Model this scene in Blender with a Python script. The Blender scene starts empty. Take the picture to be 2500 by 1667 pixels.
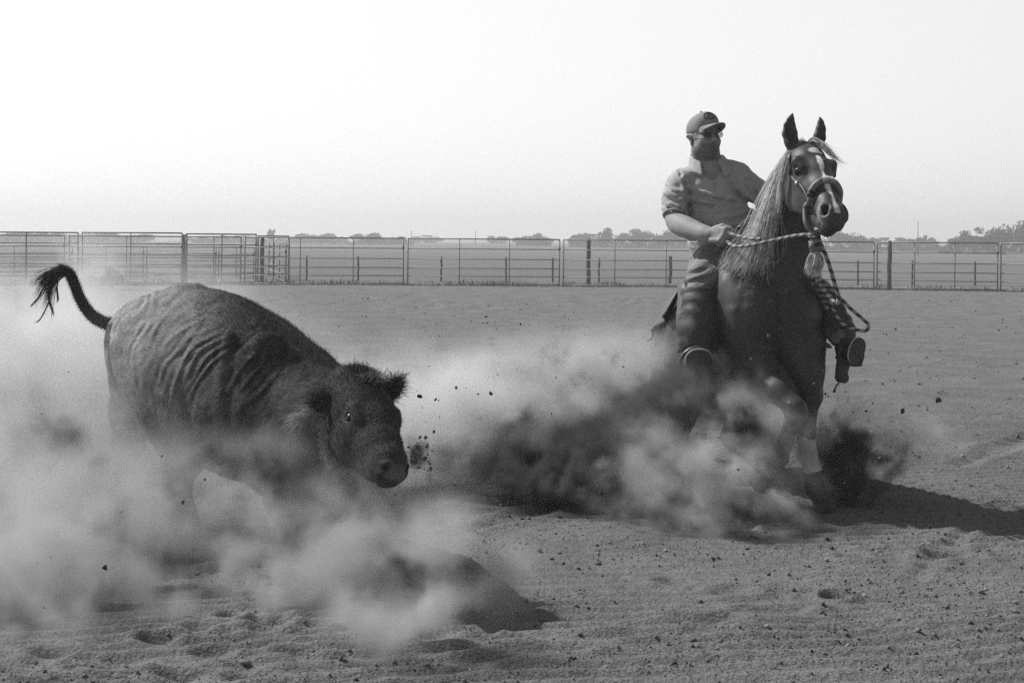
import bpy, math, random, os
import numpy as np
from mathutils import Vector, Matrix

# ------------------------------------------------------------------ camera, light, exposure
F, H0, HY, ROLL = 3820.0, 1.5, 585.0, math.radians(0.46)     # focal length (px of a 2500 px wide frame), eye height, horizon row, roll
SC = bpy.context.scene
COL = SC.collection
SC.render.engine = 'CYCLES'
SC.view_settings.view_transform = 'Standard'
SC.view_settings.look = 'None'
SC.view_settings.exposure = 0.0
SC.view_settings.gamma = 1.0
SC.view_settings.use_curve_mapping = False
SC.cycles.use_denoising = False
SC.cycles.volume_bounces = 3
SC.cycles.max_bounces = 8
SC.cycles.transparent_max_bounces = 24
SC.cycles.volume_step_rate = 1.5
SC.cycles.volume_max_steps = 256
SC.cycles.use_adaptive_sampling = True
SC.cycles.adaptive_threshold = 0.012
SC.cycles.sample_clamp_indirect = 4.0

cam = bpy.data.cameras.new('camera')
cam.sensor_width = 36.0
cam.lens = 36.0 * F / 2500.0
cam.shift_y = -(833.5 - HY) / 2500.0
cam.clip_start = 0.1
cam.clip_end = 6000.0
camo = bpy.data.objects.new('camera', cam)
COL.objects.link(camo)
camo.matrix_world = Matrix.Translation((0, 0, H0)) @ Matrix.Rotation(math.radians(90), 4, 'X') @ Matrix.Rotation(ROLL, 4, 'Z')
SC.camera = camo

SUN_EL, SUN_AZ = math.radians(47.0), math.atan2(-0.87, 0.47)    # the sun stands behind the riders, to the left
sdir = Vector((math.sin(SUN_AZ) * math.cos(SUN_EL), math.cos(SUN_AZ) * math.cos(SUN_EL), math.sin(SUN_EL)))
SKY_SLOPE, SKY_BASE = 0.27, 0.61
world = bpy.data.worlds.new('World')
SC.world = world
world.use_nodes = True
wn = world.node_tree
wn.nodes.clear()
sky = wn.nodes.new('ShaderNodeTexSky')
sky.sky_type = 'NISHITA'
sky.sun_disc = False
sky.sun_elevation = SUN_EL
sky.sun_rotation = SUN_AZ
sky.dust_density = 1.5
sky.air_density = 1.0
def wmath(op, a, b=None, c=None, clamp=False):
    n = wn.nodes.new('ShaderNodeMath')
    n.operation = op
    n.use_clamp = clamp
    for i, v in enumerate((a, b, c)):
        if v is None: continue
        if isinstance(v, (int, float)): n.inputs[i].default_value = v
        else: wn.links.new(v, n.inputs[i])
    return n.outputs[0]
def wdot(vec, src):
    n = wn.nodes.new('ShaderNodeVectorMath')
    n.operation = 'DOT_PRODUCT'
    n.inputs[1].default_value = vec
    wn.links.new(src, n.inputs[0])
    return n.outputs['Value']
bw = wn.nodes.new('ShaderNodeRGBToBW')                          # a monochrome photograph: the sky as grey
wn.links.new(sky.outputs[0], bw.inputs[0])
tcw = wn.nodes.new('ShaderNodeTexCoord').outputs['Generated']
nz_ = wn.nodes.new('ShaderNodeTexNoise')
nz_.inputs['Scale'].default_value = 2.2
nz_.inputs['Detail'].default_value = 4
wn.links.new(tcw, nz_.inputs['Vector'])
cs = wdot(tuple(sdir), tcw)                                     # dusty haze low over the land, brighter towards the sun
glow = wmath('MULTIPLY_ADD', cs, SKY_SLOPE, SKY_BASE)
glow = wmath('MAXIMUM', glow, 0.05)
az = wdot((-0.35, 0.94, 0.0), tcw)
back = wmath('MULTIPLY_ADD', az, 0.42, 0.66, True)
zen = wn.nodes.new('ShaderNodeMapRange')
zen.interpolation_type = 'SMOOTHSTEP'
wn.links.new(wdot((0, 0, 1), tcw), zen.inputs['Value'])
for k_, v_ in (('From Min', 0.17), ('From Max', 0.60), ('To Min', 1.0), ('To Max', 0.16)): zen.inputs[k_].default_value = v_
glow = wmath('MULTIPLY', wmath('MULTIPLY', glow, back), zen.outputs[0])
glow = wmath('MULTIPLY', glow, wmath('MULTIPLY_ADD', nz_.outputs['Fac'], 0.10, 0.95))
bg = wn.nodes.new('ShaderNodeBackground')
wo = wn.nodes.new('ShaderNodeOutputWorld')
bg.inputs['Strength'].default_value = 0.06
tot = wmath('ADD', bw.outputs[0], wmath('MULTIPLY', glow, 1.0 / 0.06))
wn.links.new(tot, bg.inputs['Color'])
wn.links.new(bg.outputs[0], wo.inputs['Surface'])
sl = bpy.data.lights.new('sun', 'SUN')
sl.energy = 5.0
sl.angle = math.radians(0.6)
slo = bpy.data.objects.new('sun', sl)
COL.objects.link(slo)
slo.rotation_euler = (-sdir).to_track_quat('-Z', 'Y').to_euler()

# ------------------------------------------------------------------ helpers
CR, SR = math.cos(ROLL), math.sin(ROLL)
def P(px, py, D):
    """the point at depth D seen at pixel (px, py) of the 2500 x 1667 photograph"""
    xc, yc = (px - 1250.0) / F, -(py - HY) / F
    return np.array([D * (xc * CR - yc * SR), D, H0 + D * (xc * SR + yc * CR)])
def PX(n, D):
    return n * D / F
def gdepth(px, py):
    """depth of the ground under a pixel"""
    xc, yc = (px - 1250.0) / F, -(py - HY) / F
    return -H0 / (xc * SR + yc * CR)
def G(px, py):
    return P(px, py, gdepth(px, py))
def unit(v):
    v = np.asarray(v, float)
    return v / max(1e-9, np.linalg.norm(v))

def smooth01(x):
    x = np.clip(x, 0, 1)
    return x * x * (3 - 2 * x)
def _hash(ix, iy, iz, s):
    h = (ix * 374761393 + iy * 668265263 + iz * 2147483647 + s * 1274126177) & 0xffffffff
    h = ((h ^ (h >> 13)) * 1103515245) & 0xffffffff
    h = ((h ^ (h >> 16)) * 2246822519) & 0xffffffff
    return ((h ^ (h >> 15)) & 0xffffff).astype(np.float32) / float(0xffffff)
def vnoise(x, y, z, seed=0):
    """value noise in [-1, 1]"""
    x, y, z = np.broadcast_arrays(np.asarray(x, np.float32), np.asarray(y, np.float32), np.asarray(z, np.float32))
    xi, yi, zi = np.floor(x), np.floor(y), np.floor(z)
    fx, fy, fz = x - xi, y - yi, z - zi
    fx, fy, fz = fx * fx * (3 - 2 * fx), fy * fy * (3 - 2 * fy), fz * fz * (3 - 2 * fz)
    xi, yi, zi = xi.astype(np.int64), yi.astype(np.int64), zi.astype(np.int64)
    r = 0
    for dx in (0, 1):
        wx = fx if dx else 1 - fx
        for dy in (0, 1):
            wy = fy if dy else 1 - fy
            for dz in (0, 1):
                wz = fz if dz else 1 - fz
                r = r + wx * wy * wz * _hash(xi + dx, yi + dy, zi + dz, seed)
    return r * 2 - 1
def fbm(x, y, z, oct=4, seed=0, gain=0.5):
    r, a, f, n = 0, 1.0, 1.0, 0.0
    for o in range(oct):
        r = r + a * vnoise(x * f + 17.3 * o, y * f - 5.1 * o, z * f + 3.7 * o, seed + o)
        n += a
        a *= gain
        f *= 2.03
    return r / n

def tag(o, label=None, cat=None, group=None, kind=None):
    if label: o['label'] = label
    if cat: o['category'] = cat
    if group: o['group'] = group
    if kind: o['kind'] = kind
    return o
def empty(name, loc, label=None, cat=None, group=None):
    o = bpy.data.objects.new(name, None)
    COL.objects.link(o)
    o.location = loc
    o.empty_display_size = 0.1
    return tag(o, label, cat, group)
def from_np(name, V, Fc, mat=None, parent=None, attrs=None, smooth=True, mats=None, mi=None):
    """V (n,3) world coordinates; Fc (m,3|4) or a list of arrays of faces"""
    me = bpy.data.meshes.new(name)
    V = np.asarray(V, np.float32)
    fl = Fc if isinstance(Fc, list) else [Fc]
    fl = [np.asarray(f, np.int32) for f in fl if len(f)]
    me.vertices.add(len(V))
    me.vertices.foreach_set('co', V.ravel())
    nl = sum(f.size for f in fl)
    nf = sum(len(f) for f in fl)
    if nf:
        me.loops.add(nl)
        me.polygons.add(nf)
        me.loops.foreach_set('vertex_index', np.concatenate([f.ravel() for f in fl]))
        tot = np.concatenate([np.full(len(f), f.shape[1], np.int32) for f in fl])
        st = np.concatenate([[0], np.cumsum(tot)[:-1]]).astype(np.int32)
        me.polygons.foreach_set('loop_start', st)
        me.polygons.foreach_set('use_smooth', np.full(nf, smooth))
        if mi is not None:
            me.polygons.foreach_set('material_index', np.asarray(mi, np.int32))
    for k, a in (attrs or {}).items():
        at = me.attributes.new(k, 'FLOAT', 'POINT')
        at.data.foreach_set('value', np.asarray(a, np.float32))
    me.update(calc_edges=True)
    for m in (mats or ([mat] if mat else [])):
        me.materials.append(m)
    o = bpy.data.objects.new(name, me)
    COL.objects.link(o)
    if parent is not None:
        o.parent = parent
        o.matrix_parent_inverse = Matrix.Translation(parent.location).inverted() if parent.type == 'EMPTY' else parent_world(parent).inverted()
    return o
def parent_world(p):
    return Matrix.Identity(4) if p.parent is None else Matrix.Identity(4)
def tube(pts, rad, n=8, caps=True, flat=1.0, up=None):
    """tapered tube along pts, returns V, F"""
    pts = np.asarray(pts, float)
    m = len(pts)
    rad = np.broadcast_to(np.asarray(rad, float), (m,))
    T = np.gradient(pts, axis=0)
    T /= np.maximum(np.linalg.norm(T, axis=1, keepdims=True), 1e-9)
    u = np.asarray(up, float) if up is not None else np.array([0, 0, 1.0])
    if abs(np.dot(u, T[0])) > 0.95: u = np.array([1.0, 0, 0])
    U = []
    for t in T:
        u = u - t * np.dot(u, t)
        u /= max(1e-9, np.linalg.norm(u))
        U.append(u)
    U = np.array(U)
    W = np.cross(T, U)
    a = np.arange(n) * 2 * math.pi / n
    V = (pts[:, None] + rad[:, None, None] * (np.cos(a)[None, :, None] * U[:, None] * flat + np.sin(a)[None, :, None] * W[:, None])).reshape(-1, 3)
    i = np.arange(m - 1)[:, None] * n
    j = np.arange(n)[None]
    Q = np.stack([i + j, i + (j + 1) % n, i + n + (j + 1) % n, i + n + j], -1).reshape(-1, 4)
    if not caps: return V, [Q]
    V = np.vstack([V, pts[0], pts[-1]])
    k = len(V)
    j = np.arange(n)
    T1 = np.stack([(j + 1) % n, j, np.full(n, k - 2)], -1)
    T2 = np.stack([(m - 1) * n + j, (m - 1) * n + (j + 1) % n, np.full(n, k - 1)], -1)
    return V, [Q, np.vstack([T1, T2])]
def box(c, s, R=None):
    c = np.asarray(c, float)
    s = np.asarray(s, float) / 2
    V = np.array([[x, y, z] for x in (-1, 1) for y in (-1, 1) for z in (-1, 1)]) * s
    if R is not None: V = V @ np.asarray(R).T
    Q = np.array([[0, 1, 3, 2], [4, 6, 7, 5], [0, 4, 5, 1], [2, 3, 7, 6], [0, 2, 6, 4], [1, 5, 7, 3]])
    return V + c, [Q]
def merge(parts):
    V, Fq, Ft, k = [], [], [], 0
    for v, fs in parts:
        V.append(v)
        for f in (fs if isinstance(fs, list) else [fs]):
            if len(f): (Fq if f.shape[1] == 4 else Ft).append(f + k)
        k += len(v)
    out = []
    if Fq: out.append(np.vstack(Fq))
    if Ft: out.append(np.vstack(Ft))
    return np.vstack(V), out
def spline(pts, n):
    """Catmull-Rom through pts (any width), n samples"""
    p = np.asarray(pts, float)
    p = np.vstack([2 * p[0] - p[1], p, 2 * p[-1] - p[-2]])
    m = len(p) - 3
    t = np.linspace(0, m - 1e-6, n)
    i = t.astype(int)
    f = (t - i)[:, None]
    a, b, c, d = p[i], p[i + 1], p[i + 2], p[i + 3]
    return 0.5 * (2 * b + (c - a) * f + (2 * a - 5 * b + 4 * c - d) * f ** 2 + (3 * b - a - 3 * c + d) * f ** 3)

def mat(name, g=0.3,  rough=0.8, var=0.25, scale=8.0, bump=0.0, bscale=60.0, spec=0.3, metal=0.0, attr=None, sheen=0.0, sub=None, fine=None, detail=6.0, stretch=None, transl=0.0):
    """grey procedural material: tone g (times the point attribute attr), mottled by noise, with bump"""
    m = bpy.data.materials.new(name)
    m.use_nodes = True
    nt = m.node_tree
    b = nt.nodes['Principled BSDF']
    tc = nt.nodes.new('ShaderNodeTexCoord')
    src = tc.outputs['Object']
    if stretch:
        mp = nt.nodes.new('ShaderNodeMapping')
        mp.inputs['Scale'].default_value = stretch
        nt.links.new(src, mp.inputs[0])
        src = mp.outputs[0]
    nz = nt.nodes.new('ShaderNodeTexNoise')
    nz.inputs['Scale'].default_value = scale
    nz.inputs['Detail'].default_value = detail
    nt.links.new(src, nz.inputs['Vector'])
    mr = nt.nodes.new('ShaderNodeMapRange')
    mr.inputs['From Min'].default_value = 0.25
    mr.inputs['From Max'].default_value = 0.75
    mr.inputs['To Min'].default_value = g * (1 - var)
    mr.inputs['To Max'].default_value = g * (1 + var)
    nt.links.new(nz.outputs['Fac'], mr.inputs['Value'])
    out = mr.outputs[0]
    if attr:
        at = nt.nodes.new('ShaderNodeAttribute')
        at.attribute_name = attr
        mu = nt.nodes.new('ShaderNodeMath')
        mu.operation = 'MULTIPLY'
        nt.links.new(out, mu.inputs[0])
        nt.links.new(at.outputs['Fac'], mu.inputs[1])
        out = mu.outputs[0]
    if fine:
        n3 = nt.nodes.new('ShaderNodeTexNoise')
        n3.inputs['Scale'].default_value = fine[0]
        n3.inputs['Detail'].default_value = 3
        nt.links.new(src, n3.inputs['Vector'])
        m3 = nt.nodes.new('ShaderNodeMapRange')
        m3.inputs['From Min'].default_value = 0.3
        m3.inputs['From Max'].default_value = 0.7
        m3.inputs['To Min'].default_value = 1 - fine[1]
        m3.inputs['To Max'].default_value = 1 + fine[1]
        nt.links.new(n3.outputs['Fac'], m3.inputs['Value'])
        mu = nt.nodes.new('ShaderNodeMath')
        mu.operation = 'MULTIPLY'
        nt.links.new(out, mu.inputs[0])
        nt.links.new(m3.outputs[0], mu.inputs[1])
        out = mu.outputs[0]
    nt.links.new(out, b.inputs['Base Color'])
    b.inputs['Roughness'].default_value = rough
    b.inputs['Specular IOR Level'].default_value = spec
    b.inputs['Metallic'].default_value = metal
    if sheen: b.inputs['Sheen Weight'].default_value = sheen
    if bump:
        n2 = nt.nodes.new('ShaderNodeTexNoise')
        n2.inputs['Scale'].default_value = bscale
        n2.inputs['Detail'].default_value = 5
        nt.links.new(src, n2.inputs['Vector'])
        bp = nt.nodes.new('ShaderNodeBump')
        bp.inputs['Strength'].default_value = 1.0
        bp.inputs['Distance'].default_value = bump
        nt.links.new(n2.outputs['Fac'], bp.inputs['Height'])
        nt.links.new(bp.outputs[0], b.inputs['Normal'])
    if transl:                                                   # thin hair and leaves let light through
        tr = nt.nodes.new('ShaderNodeBsdfTranslucent')
        mx = nt.nodes.new('ShaderNodeMixShader')
        mx.inputs[0].default_value = transl
        nt.links.new(out, tr.inputs['Color'])
        nt.links.new(b.outputs[0], mx.inputs[1])
        nt.links.new(tr.outputs[0], mx.inputs[2])
        nt.links.new(mx.outputs[0], nt.nodes['Material Output'].inputs['Surface'])
    return m

# ------------------------------------------------------------------ signed-distance sculpting
class Field:
    def __init__(s, xs, ys, zs):
        s.ax = [np.asarray(a, np.float32) for a in (xs, ys, zs)]
        s.d = np.full([len(a) for a in s.ax], 1e3, np.float32)
    def view(s, lo, hi):
        sl = []
        for a, l, h in zip(s.ax, lo, hi):
            i, j = np.searchsorted(a, l), np.searchsorted(a, h)
            if j - i < 1: return None
            sl.append(slice(i, j))
        return tuple(sl), s.ax[0][sl[0]][:, None, None], s.ax[1][sl[1]][None, :, None], s.ax[2][sl[2]][None, None, :]
    def op(s, fn, lo, hi, k, mode):
        m = k + 0.05
        v = s.view(np.asarray(lo) - m, np.asarray(hi) + m)
        if v is None: return
        sl, X, Y, Z = v
        b = fn(X, Y, Z).astype(np.float32)
        a = s.d[sl]
        if mode == 'add':
            if k <= 0: s.d[sl] = np.minimum(a, b)
            else:
                h = np.maximum(k - np.abs(a - b), 0) / k
                s.d[sl] = np.minimum(a, b) - h * h * k * 0.25
        elif mode == 'cut':
            b = -b
            if k <= 0: s.d[sl] = np.maximum(a, b)
            else:
                h = np.maximum(k - np.abs(a - b), 0) / k
                s.d[sl] = np.maximum(a, b) + h * h * k * 0.25
    def cone(s, a, b, ra, rb, k=0.03, mode='add', up=None, wa=None, wb=None):
        """round cone; with up given, ra/rb are half heights along up and wa/wb half widths across it"""
        a, b = np.asarray(a, float), np.asarray(b, float)
        ab = b - a
        L2 = max(float(ab @ ab), 1e-12)
        if up is None:
            def fn(X, Y, Z):
                t = np.clip(((X - a[0]) * ab[0] + (Y - a[1]) * ab[1] + (Z - a[2]) * ab[2]) / L2, 0, 1)
                q = np.sqrt((X - a[0] - t * ab[0]) ** 2 + (Y - a[1] - t * ab[1]) ** 2 + (Z - a[2] - t * ab[2]) ** 2)
                return q - (ra + (rb - ra) * t)
            R = max(ra, rb)
        else:
            T = ab / math.sqrt(L2)
            U = unit(np.asarray(up, float) - T * np.dot(up, T))
            W = np.cross(T, U)
            wa_, wb_ = wa or ra, wb or rb
            def fn(X, Y, Z):
                dx, dy, dz = X - a[0], Y - a[1], Z - a[2]
                t = np.clip((dx * ab[0] + dy * ab[1] + dz * ab[2]) / L2, 0, 1)
                px, py, pz = dx - t * ab[0], dy - t * ab[1], dz - t * ab[2]
                h = ra + (rb - ra) * t
                w = wa_ + (wb_ - wa_) * t
                u = px * U[0] + py * U[1] + pz * U[2]
                v = px * W[0] + py * W[1] + pz * W[2]
                q = px * T[0] + py * T[1] + pz * T[2]
                m = np.minimum(h, w)
                k0 = np.sqrt((u / h) ** 2 + (v / w) ** 2 + (q / m) ** 2)
                k1 = np.sqrt((u / h ** 2) ** 2 + (v / w ** 2) ** 2 + (q / m ** 2) ** 2)
                return k0 * (k0 - 1) / np.maximum(k1, 1e-6)
            R = max(ra, rb, wa_, wb_)
        s.op(fn, np.minimum(a, b) - R, np.maximum(a, b) + R, k, mode)
    def ball(s, c, r, k=0.03, mode='add', R=None):
        """ellipsoid, r scalar or 3 radii along the columns of R"""
        c = np.asarray(c, float)
        r = np.broadcast_to(np.asarray(r, float), (3,))
        R = np.eye(3) if R is None else np.asarray(R, float)
        def fn(X, Y, Z):
            dx, dy, dz = X - c[0], Y - c[1], Z - c[2]
            k0 = k1 = 0
            for i in range(3):
                q = (dx * R[0, i] + dy * R[1, i] + dz * R[2, i]) / r[i]
                k0 = k0 + q * q
                k1 = k1 + (q / r[i]) ** 2
            k0, k1 = np.sqrt(k0), np.sqrt(k1)
            return k0 * (k0 - 1) / np.maximum(k1, 1e-6)
        m = np.abs(R) @ r
        s.op(fn, c - m, c + m, k, mode)
    def chain(s, pts, rad, k=0.03, mode='add', up=None, wid=None):
        for i in range(len(pts) - 1):
            if up is None: s.cone(pts[i], pts[i + 1], rad[i], rad[i + 1], k, mode)
            else:
                u0 = up[i] if isinstance(up, list) else up
                s.cone(pts[i], pts[i + 1], rad[i], rad[i + 1], k, mode, u0, wid[i], wid[i + 1])
    def warp(s, fn, lo, hi, lim=0.08):
        """add fn(x, y, z) to the distance, near the surface only"""
        v = s.view(lo, hi)
        if v is None: return
        sl = v[0]
        d = s.d[sl]
        I = np.nonzero(np.abs(d) < lim)
        x, y, z = s.ax[0][sl[0]][I[0]], s.ax[1][sl[1]][I[1]], s.ax[2][sl[2]][I[2]]
        d[I] += fn(x, y, z).astype(np.float32)
    def mesh(s, relax=1):
        d = s.d
        ins = d < 0
        c = [ins[i:ins.shape[0] - 1 + i, j:ins.shape[1] - 1 + j, k:ins.shape[2] - 1 + k] for i in (0, 1) for j in (0, 1) for k in (0, 1)]
        an, al = c[0].copy(), c[0].copy()
        for q in c[1:]:
            an |= q
            al &= q
        act = an & ~al
        I = np.stack(np.nonzero(act), 1)
        n = len(I)
        off = np.array([[i, j, k] for i in (0, 1) for j in (0, 1) for k in (0, 1)])
        D = np.stack([d[I[:, 0] + o[0], I[:, 1] + o[1], I[:, 2] + o[2]] for o in off], 1)
        acc, cnt = np.zeros((n, 3)), np.zeros(n)
        for a in range(8):
            for b in range(a + 1, 8):
                if np.abs(off[a] - off[b]).sum() != 1: continue
                da, db = D[:, a], D[:, b]
                m = (da < 0) != (db < 0)
                t = da / np.where(m, da - db, 1)
                p = off[a] + t[:, None] * (off[b] - off[a])
                acc += np.where(m[:, None], p, 0)
                cnt += m
        loc = I + acc / cnt[:, None]
        V = np.stack([np.interp(loc[:, q], np.arange(len(s.ax[q])), s.ax[q]) for q in range(3)], 1)
        idx = np.full(act.shape, -1, np.int32)
        idx[I[:, 0], I[:, 1], I[:, 2]] = np.arange(n)
        Q = []
        for q in range(3):
            sh = [slice(None)] * 3
            s1, s2 = list(sh), list(sh)
            s1[q], s2[q] = slice(0, -1), slice(1, None)
            A, B = ins[tuple(s1)], ins[tuple(s2)]
            E = np.stack(np.nonzero(A != B), 1)
            u, w = [(1, 2), (2, 0), (0, 1)][q]
            E = E[(E[:, u] > 0) & (E[:, w] > 0) & (E[:, u] < act.shape[u]) & (E[:, w] < act.shape[w])]
            sg = A[E[:, 0], E[:, 1], E[:, 2]]
            def at(du, dw):
                J = E.copy()
                J[:, u] += du
                J[:, w] += dw
                return idx[J[:, 0], J[:, 1], J[:, 2]]
            q4 = np.stack([at(-1, -1), at(0, -1), at(0, 0), at(-1, 0)], 1)
            q4[~sg] = q4[~sg][:, ::-1]
            Q.append(q4[(q4 >= 0).all(1)])
        Q = np.vstack(Q)
        for _ in range(relax):
            S, C = np.zeros_like(V), np.zeros(n)
            for a, b in ((0, 1), (1, 2), (2, 3), (3, 0)):
                for c0, c1 in ((a, b), (b, a)):
                    for q in range(3): S[:, q] += np.bincount(Q[:, c0], V[Q[:, c1], q], n)
                    C += np.bincount(Q[:, c0], minlength=n)
            V = 0.5 * V + 0.5 * S / np.maximum(C, 1)[:, None]
        return V, Q
def vnormals(V, Q):
    a, b, c, d = (V[Q[:, i]] for i in range(4))
    nf = np.cross(c - a, d - b)
    N = np.zeros_like(V)
    for i in range(4):
        for q in range(3): N[:, q] += np.bincount(Q[:, i], nf[:, q], len(V))
    return N / np.maximum(np.linalg.norm(N, axis=1, keepdims=True), 1e-9)
def axis(segs):
    """segs: [(start, end, step), ...] contiguous"""
    out = []
    for a, b, h in segs: out.append(np.arange(a, b, h))
    return np.concatenate(out)
def hairs(V, N, L, w, dirs, seg=3, rng=None, curl=0.0, droop=0.0):
    """flat tapered strands: roots V, normals N, lengths L, width w, directions dirs; returns V, F"""
    n = len(V)
    side = np.cross(dirs, N + 1e-3)
    side /= np.maximum(np.linalg.norm(side, axis=1, keepdims=True), 1e-9)
    bend = rng.normal(0, 1, (n, 3)) * curl
    rows = []
    for i in range(seg + 1):
        t = i / seg
        c = V + dirs * (L * t)[:, None] + bend * (L * t * t)[:, None] + np.array([0, 0, -1.0]) * (droop * L * t * t)[:, None]
        ww = (w * (1 - t) ** 0.7)[:, None] if np.ndim(w) else w * (1 - t) ** 0.7
        if i < seg: rows += [c - side * ww, c + side * ww]
        else: rows += [c]
    A = np.stack(rows, 1)
    m = A.shape[1]
    k = np.arange(n)[:, None] * m
    quads = np.vstack([k + np.array([2 * i, 2 * i + 1, 2 * i + 3, 2 * i + 2]) for i in range(seg - 1)]) if seg > 1 else np.zeros((0, 4), int)
    tri = k + np.array([2 * seg - 2, 2 * seg - 1, 2 * seg])
    return A.reshape(-1, 3), [f for f in (quads, tri) if len(f)]
# ------------------------------------------------------------------ ground
def near_height(x, y):
    """harrowed, trampled arena dirt"""
    h = 0.020 * fbm(x * 0.9, y * 0.9, 0, 3, 1) + 0.007 * fbm(x * 4, y * 4.5, 0, 3, 5)
    h += 0.011 * np.sin((y * 1.0 - x * 0.22 + 0.18 * fbm(x * 0.8, y * 0.8, 0, 2, 9)) * 2 * math.pi / 0.13) * (0.35 + 0.65 * smooth01(fbm(x * .5, y * .7, 0, 2, 12) + 0.5))
    for x0, y0, x1, y1, dw, dd_ in DRAG:                            # skid marks left by sliding hooves
        lx, ly = x1 - x0, y1 - y0
        t = ((x - x0) * lx + (y - y0) * ly) / (lx * lx + ly * ly)
        d = np.abs((x - x0) * ly - (y - y0) * lx) / math.hypot(lx, ly) + .03 * np.sin(t * 9)
        m = np.exp(-(np.maximum(np.abs(t - .5) - .42, 0) * 14) ** 2)
        h += m * dd_ * (-np.exp(-(d / dw) ** 2) + .6 * np.exp(-((d - dw * 1.9) / (dw * .7)) ** 2))
    h += 0.0075 * fbm(x * 20, y * 20, 0, 4, 21) + 0.005 * np.maximum(fbm(x * 9, y * 9, 0, 3, 25) - .12, 0)
    for hx, hy, hr, hd in HOOF:
        r2 = ((x - hx) ** 2 + ((y - hy) * 1.0) ** 2) / hr ** 2
        m = r2 < 9
        h = np.where(m, h - hd * np.exp(-r2 * 1.3) + hd * 0.55 * np.exp(-(np.sqrt(r2) - 1.35) ** 2 * 5), h)
    return h
HOOF = []
DRAG = [(.9, 9.9, .2, 11.6, .07, .03), (1.25, 9.8, .75, 11.8, .07, .03), (-.3, 7.9, .4, 9.0, .06, .02), (-2.6, 9.2, -1.9, 8.2, .07, .03), (1.8, 7.0, 2.4, 8.2, .05, .012), (.6, 6.1, 1.5, 6.7, .05, .012), (-.2, 5.5, .5, 6.0, .06, .014), (3.0, 10.5, 4.2, 12.5, .08, .02), (-.5, 12.5, 1.0, 15.5, .1, .02)]
rng0 = np.random.default_rng(4)
for px, py, r, d in [(385, 1567, .10, .055), (560, 1515, .07, .05), (455, 1650, .13, .05), (130, 1600, .11, .05), (650, 1545, .09, .03), (60, 1640, .12, .03), (1060, 1560, .12, .045), (480, 1540, .08, .03),
                     (735, 1595, .11, .03), (860, 1535, .07, .04), (1080, 1285, .09, .05), (1290, 1215, .12, .035), (1190, 1545, .06, .02), (2385, 1220, .10, .035), (300, 1625, .12, .03), (110, 1667, .14, .04), (600, 1650, .12, .03),
                     (1520, 1330, .1, .025), (2160, 1420, .08, .02), (1880, 1560, .08, .015), (1300, 1490, .07, .02), (520, 1600, .1, .03), (920, 1620, .1, .02)]:
    g = G(px, py)
    HOOF.append((g[0], g[1], r * .75, d * .6))
for i in range(80):
    y = 6.0 * (30 / 6.0) ** rng0.random()
    HOOF.append((rng0.uniform(-.36, .36) * y, y, rng0.uniform(.05, .13), rng0.uniform(.008, .035)))

m_dirt = mat('arena_dirt', 0.145, 0.95, 0.20, 1.6, bump=0.010, bscale=60, spec=0.08, fine=(110, 0.42), detail=10)
rows = np.concatenate([np.geomspace(2.4, 14, 720, endpoint=False), np.geomspace(14, 52.5, 380)])
cols = np.linspace(-0.62, 0.62, 880)
Yg = np.repeat(rows, len(cols))
Xg = np.tile(cols, len(rows)) * Yg
fade = np.clip((52.4 - Yg) / 1.0, 0, 1) * np.clip((0.62 - np.abs(Xg / Yg)) / 0.01, 0, 1) * np.clip((Yg - 2.4) / .1, 0, 1)
side_ = np.clip((0.62 - np.abs(Xg / Yg)) / 0.01, 0, 1) * np.clip((Yg - 2.4) / .1, 0, 1)
Zg = near_height(Xg, Yg) * fade - .045 * (1 - side_)
nr, nc = len(rows), len(cols)
i0 = (np.arange(nr - 1)[:, None] * nc + np.arange(nc - 1)[None]).ravel()
arena = from_np('arena_ground', np.stack([Xg, Yg, Zg], 1), np.stack([i0, i0 + 1, i0 + nc + 1, i0 + nc], 1), m_dirt)
tag(arena, kind='structure')
def ground_z(x, y):
    x, y = np.asarray(x, float), np.asarray(y, float)
    f = np.clip((52.4 - y) / 1.0, 0, 1)
    return near_height(x, y) * f
# the same dirt goes on around the detailed sheet, 30 mm lower
v, f = box((0, 15, -0.065), (120, 76, 0.05))
tag(from_np('arena_apron', v, f, m_dirt, smooth=False), kind='structure')
# grass field to the horizon
m_field = mat('field_grass', 0.14, 1.0, 0.16, 0.05, spec=0.0, stretch=(0.25, 2.2, 1), fine=(0.9, 0.14), detail=8)
xs = np.linspace(-1500, 1500, 121)
ys = np.geomspace(52.4, 4000, 90)
X, Y = np.meshgrid(xs, ys)
Zf = 0.012 + 0.7 * fbm(X * 0.006, Y * 0.006, 0, 3, 44) * smooth01((Y - 90) / 250)
Vf = np.stack([X.ravel(), Y.ravel(), Zf.ravel()], 1)
i0 = (np.arange(len(ys) - 1)[:, None] * len(xs) + np.arange(len(xs) - 1)[None]).ravel()
tag(from_np('field', Vf, np.stack([i0, i0 + 1, i0 + len(xs) + 1, i0 + len(xs)], 1), m_field), kind='structure')

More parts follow.
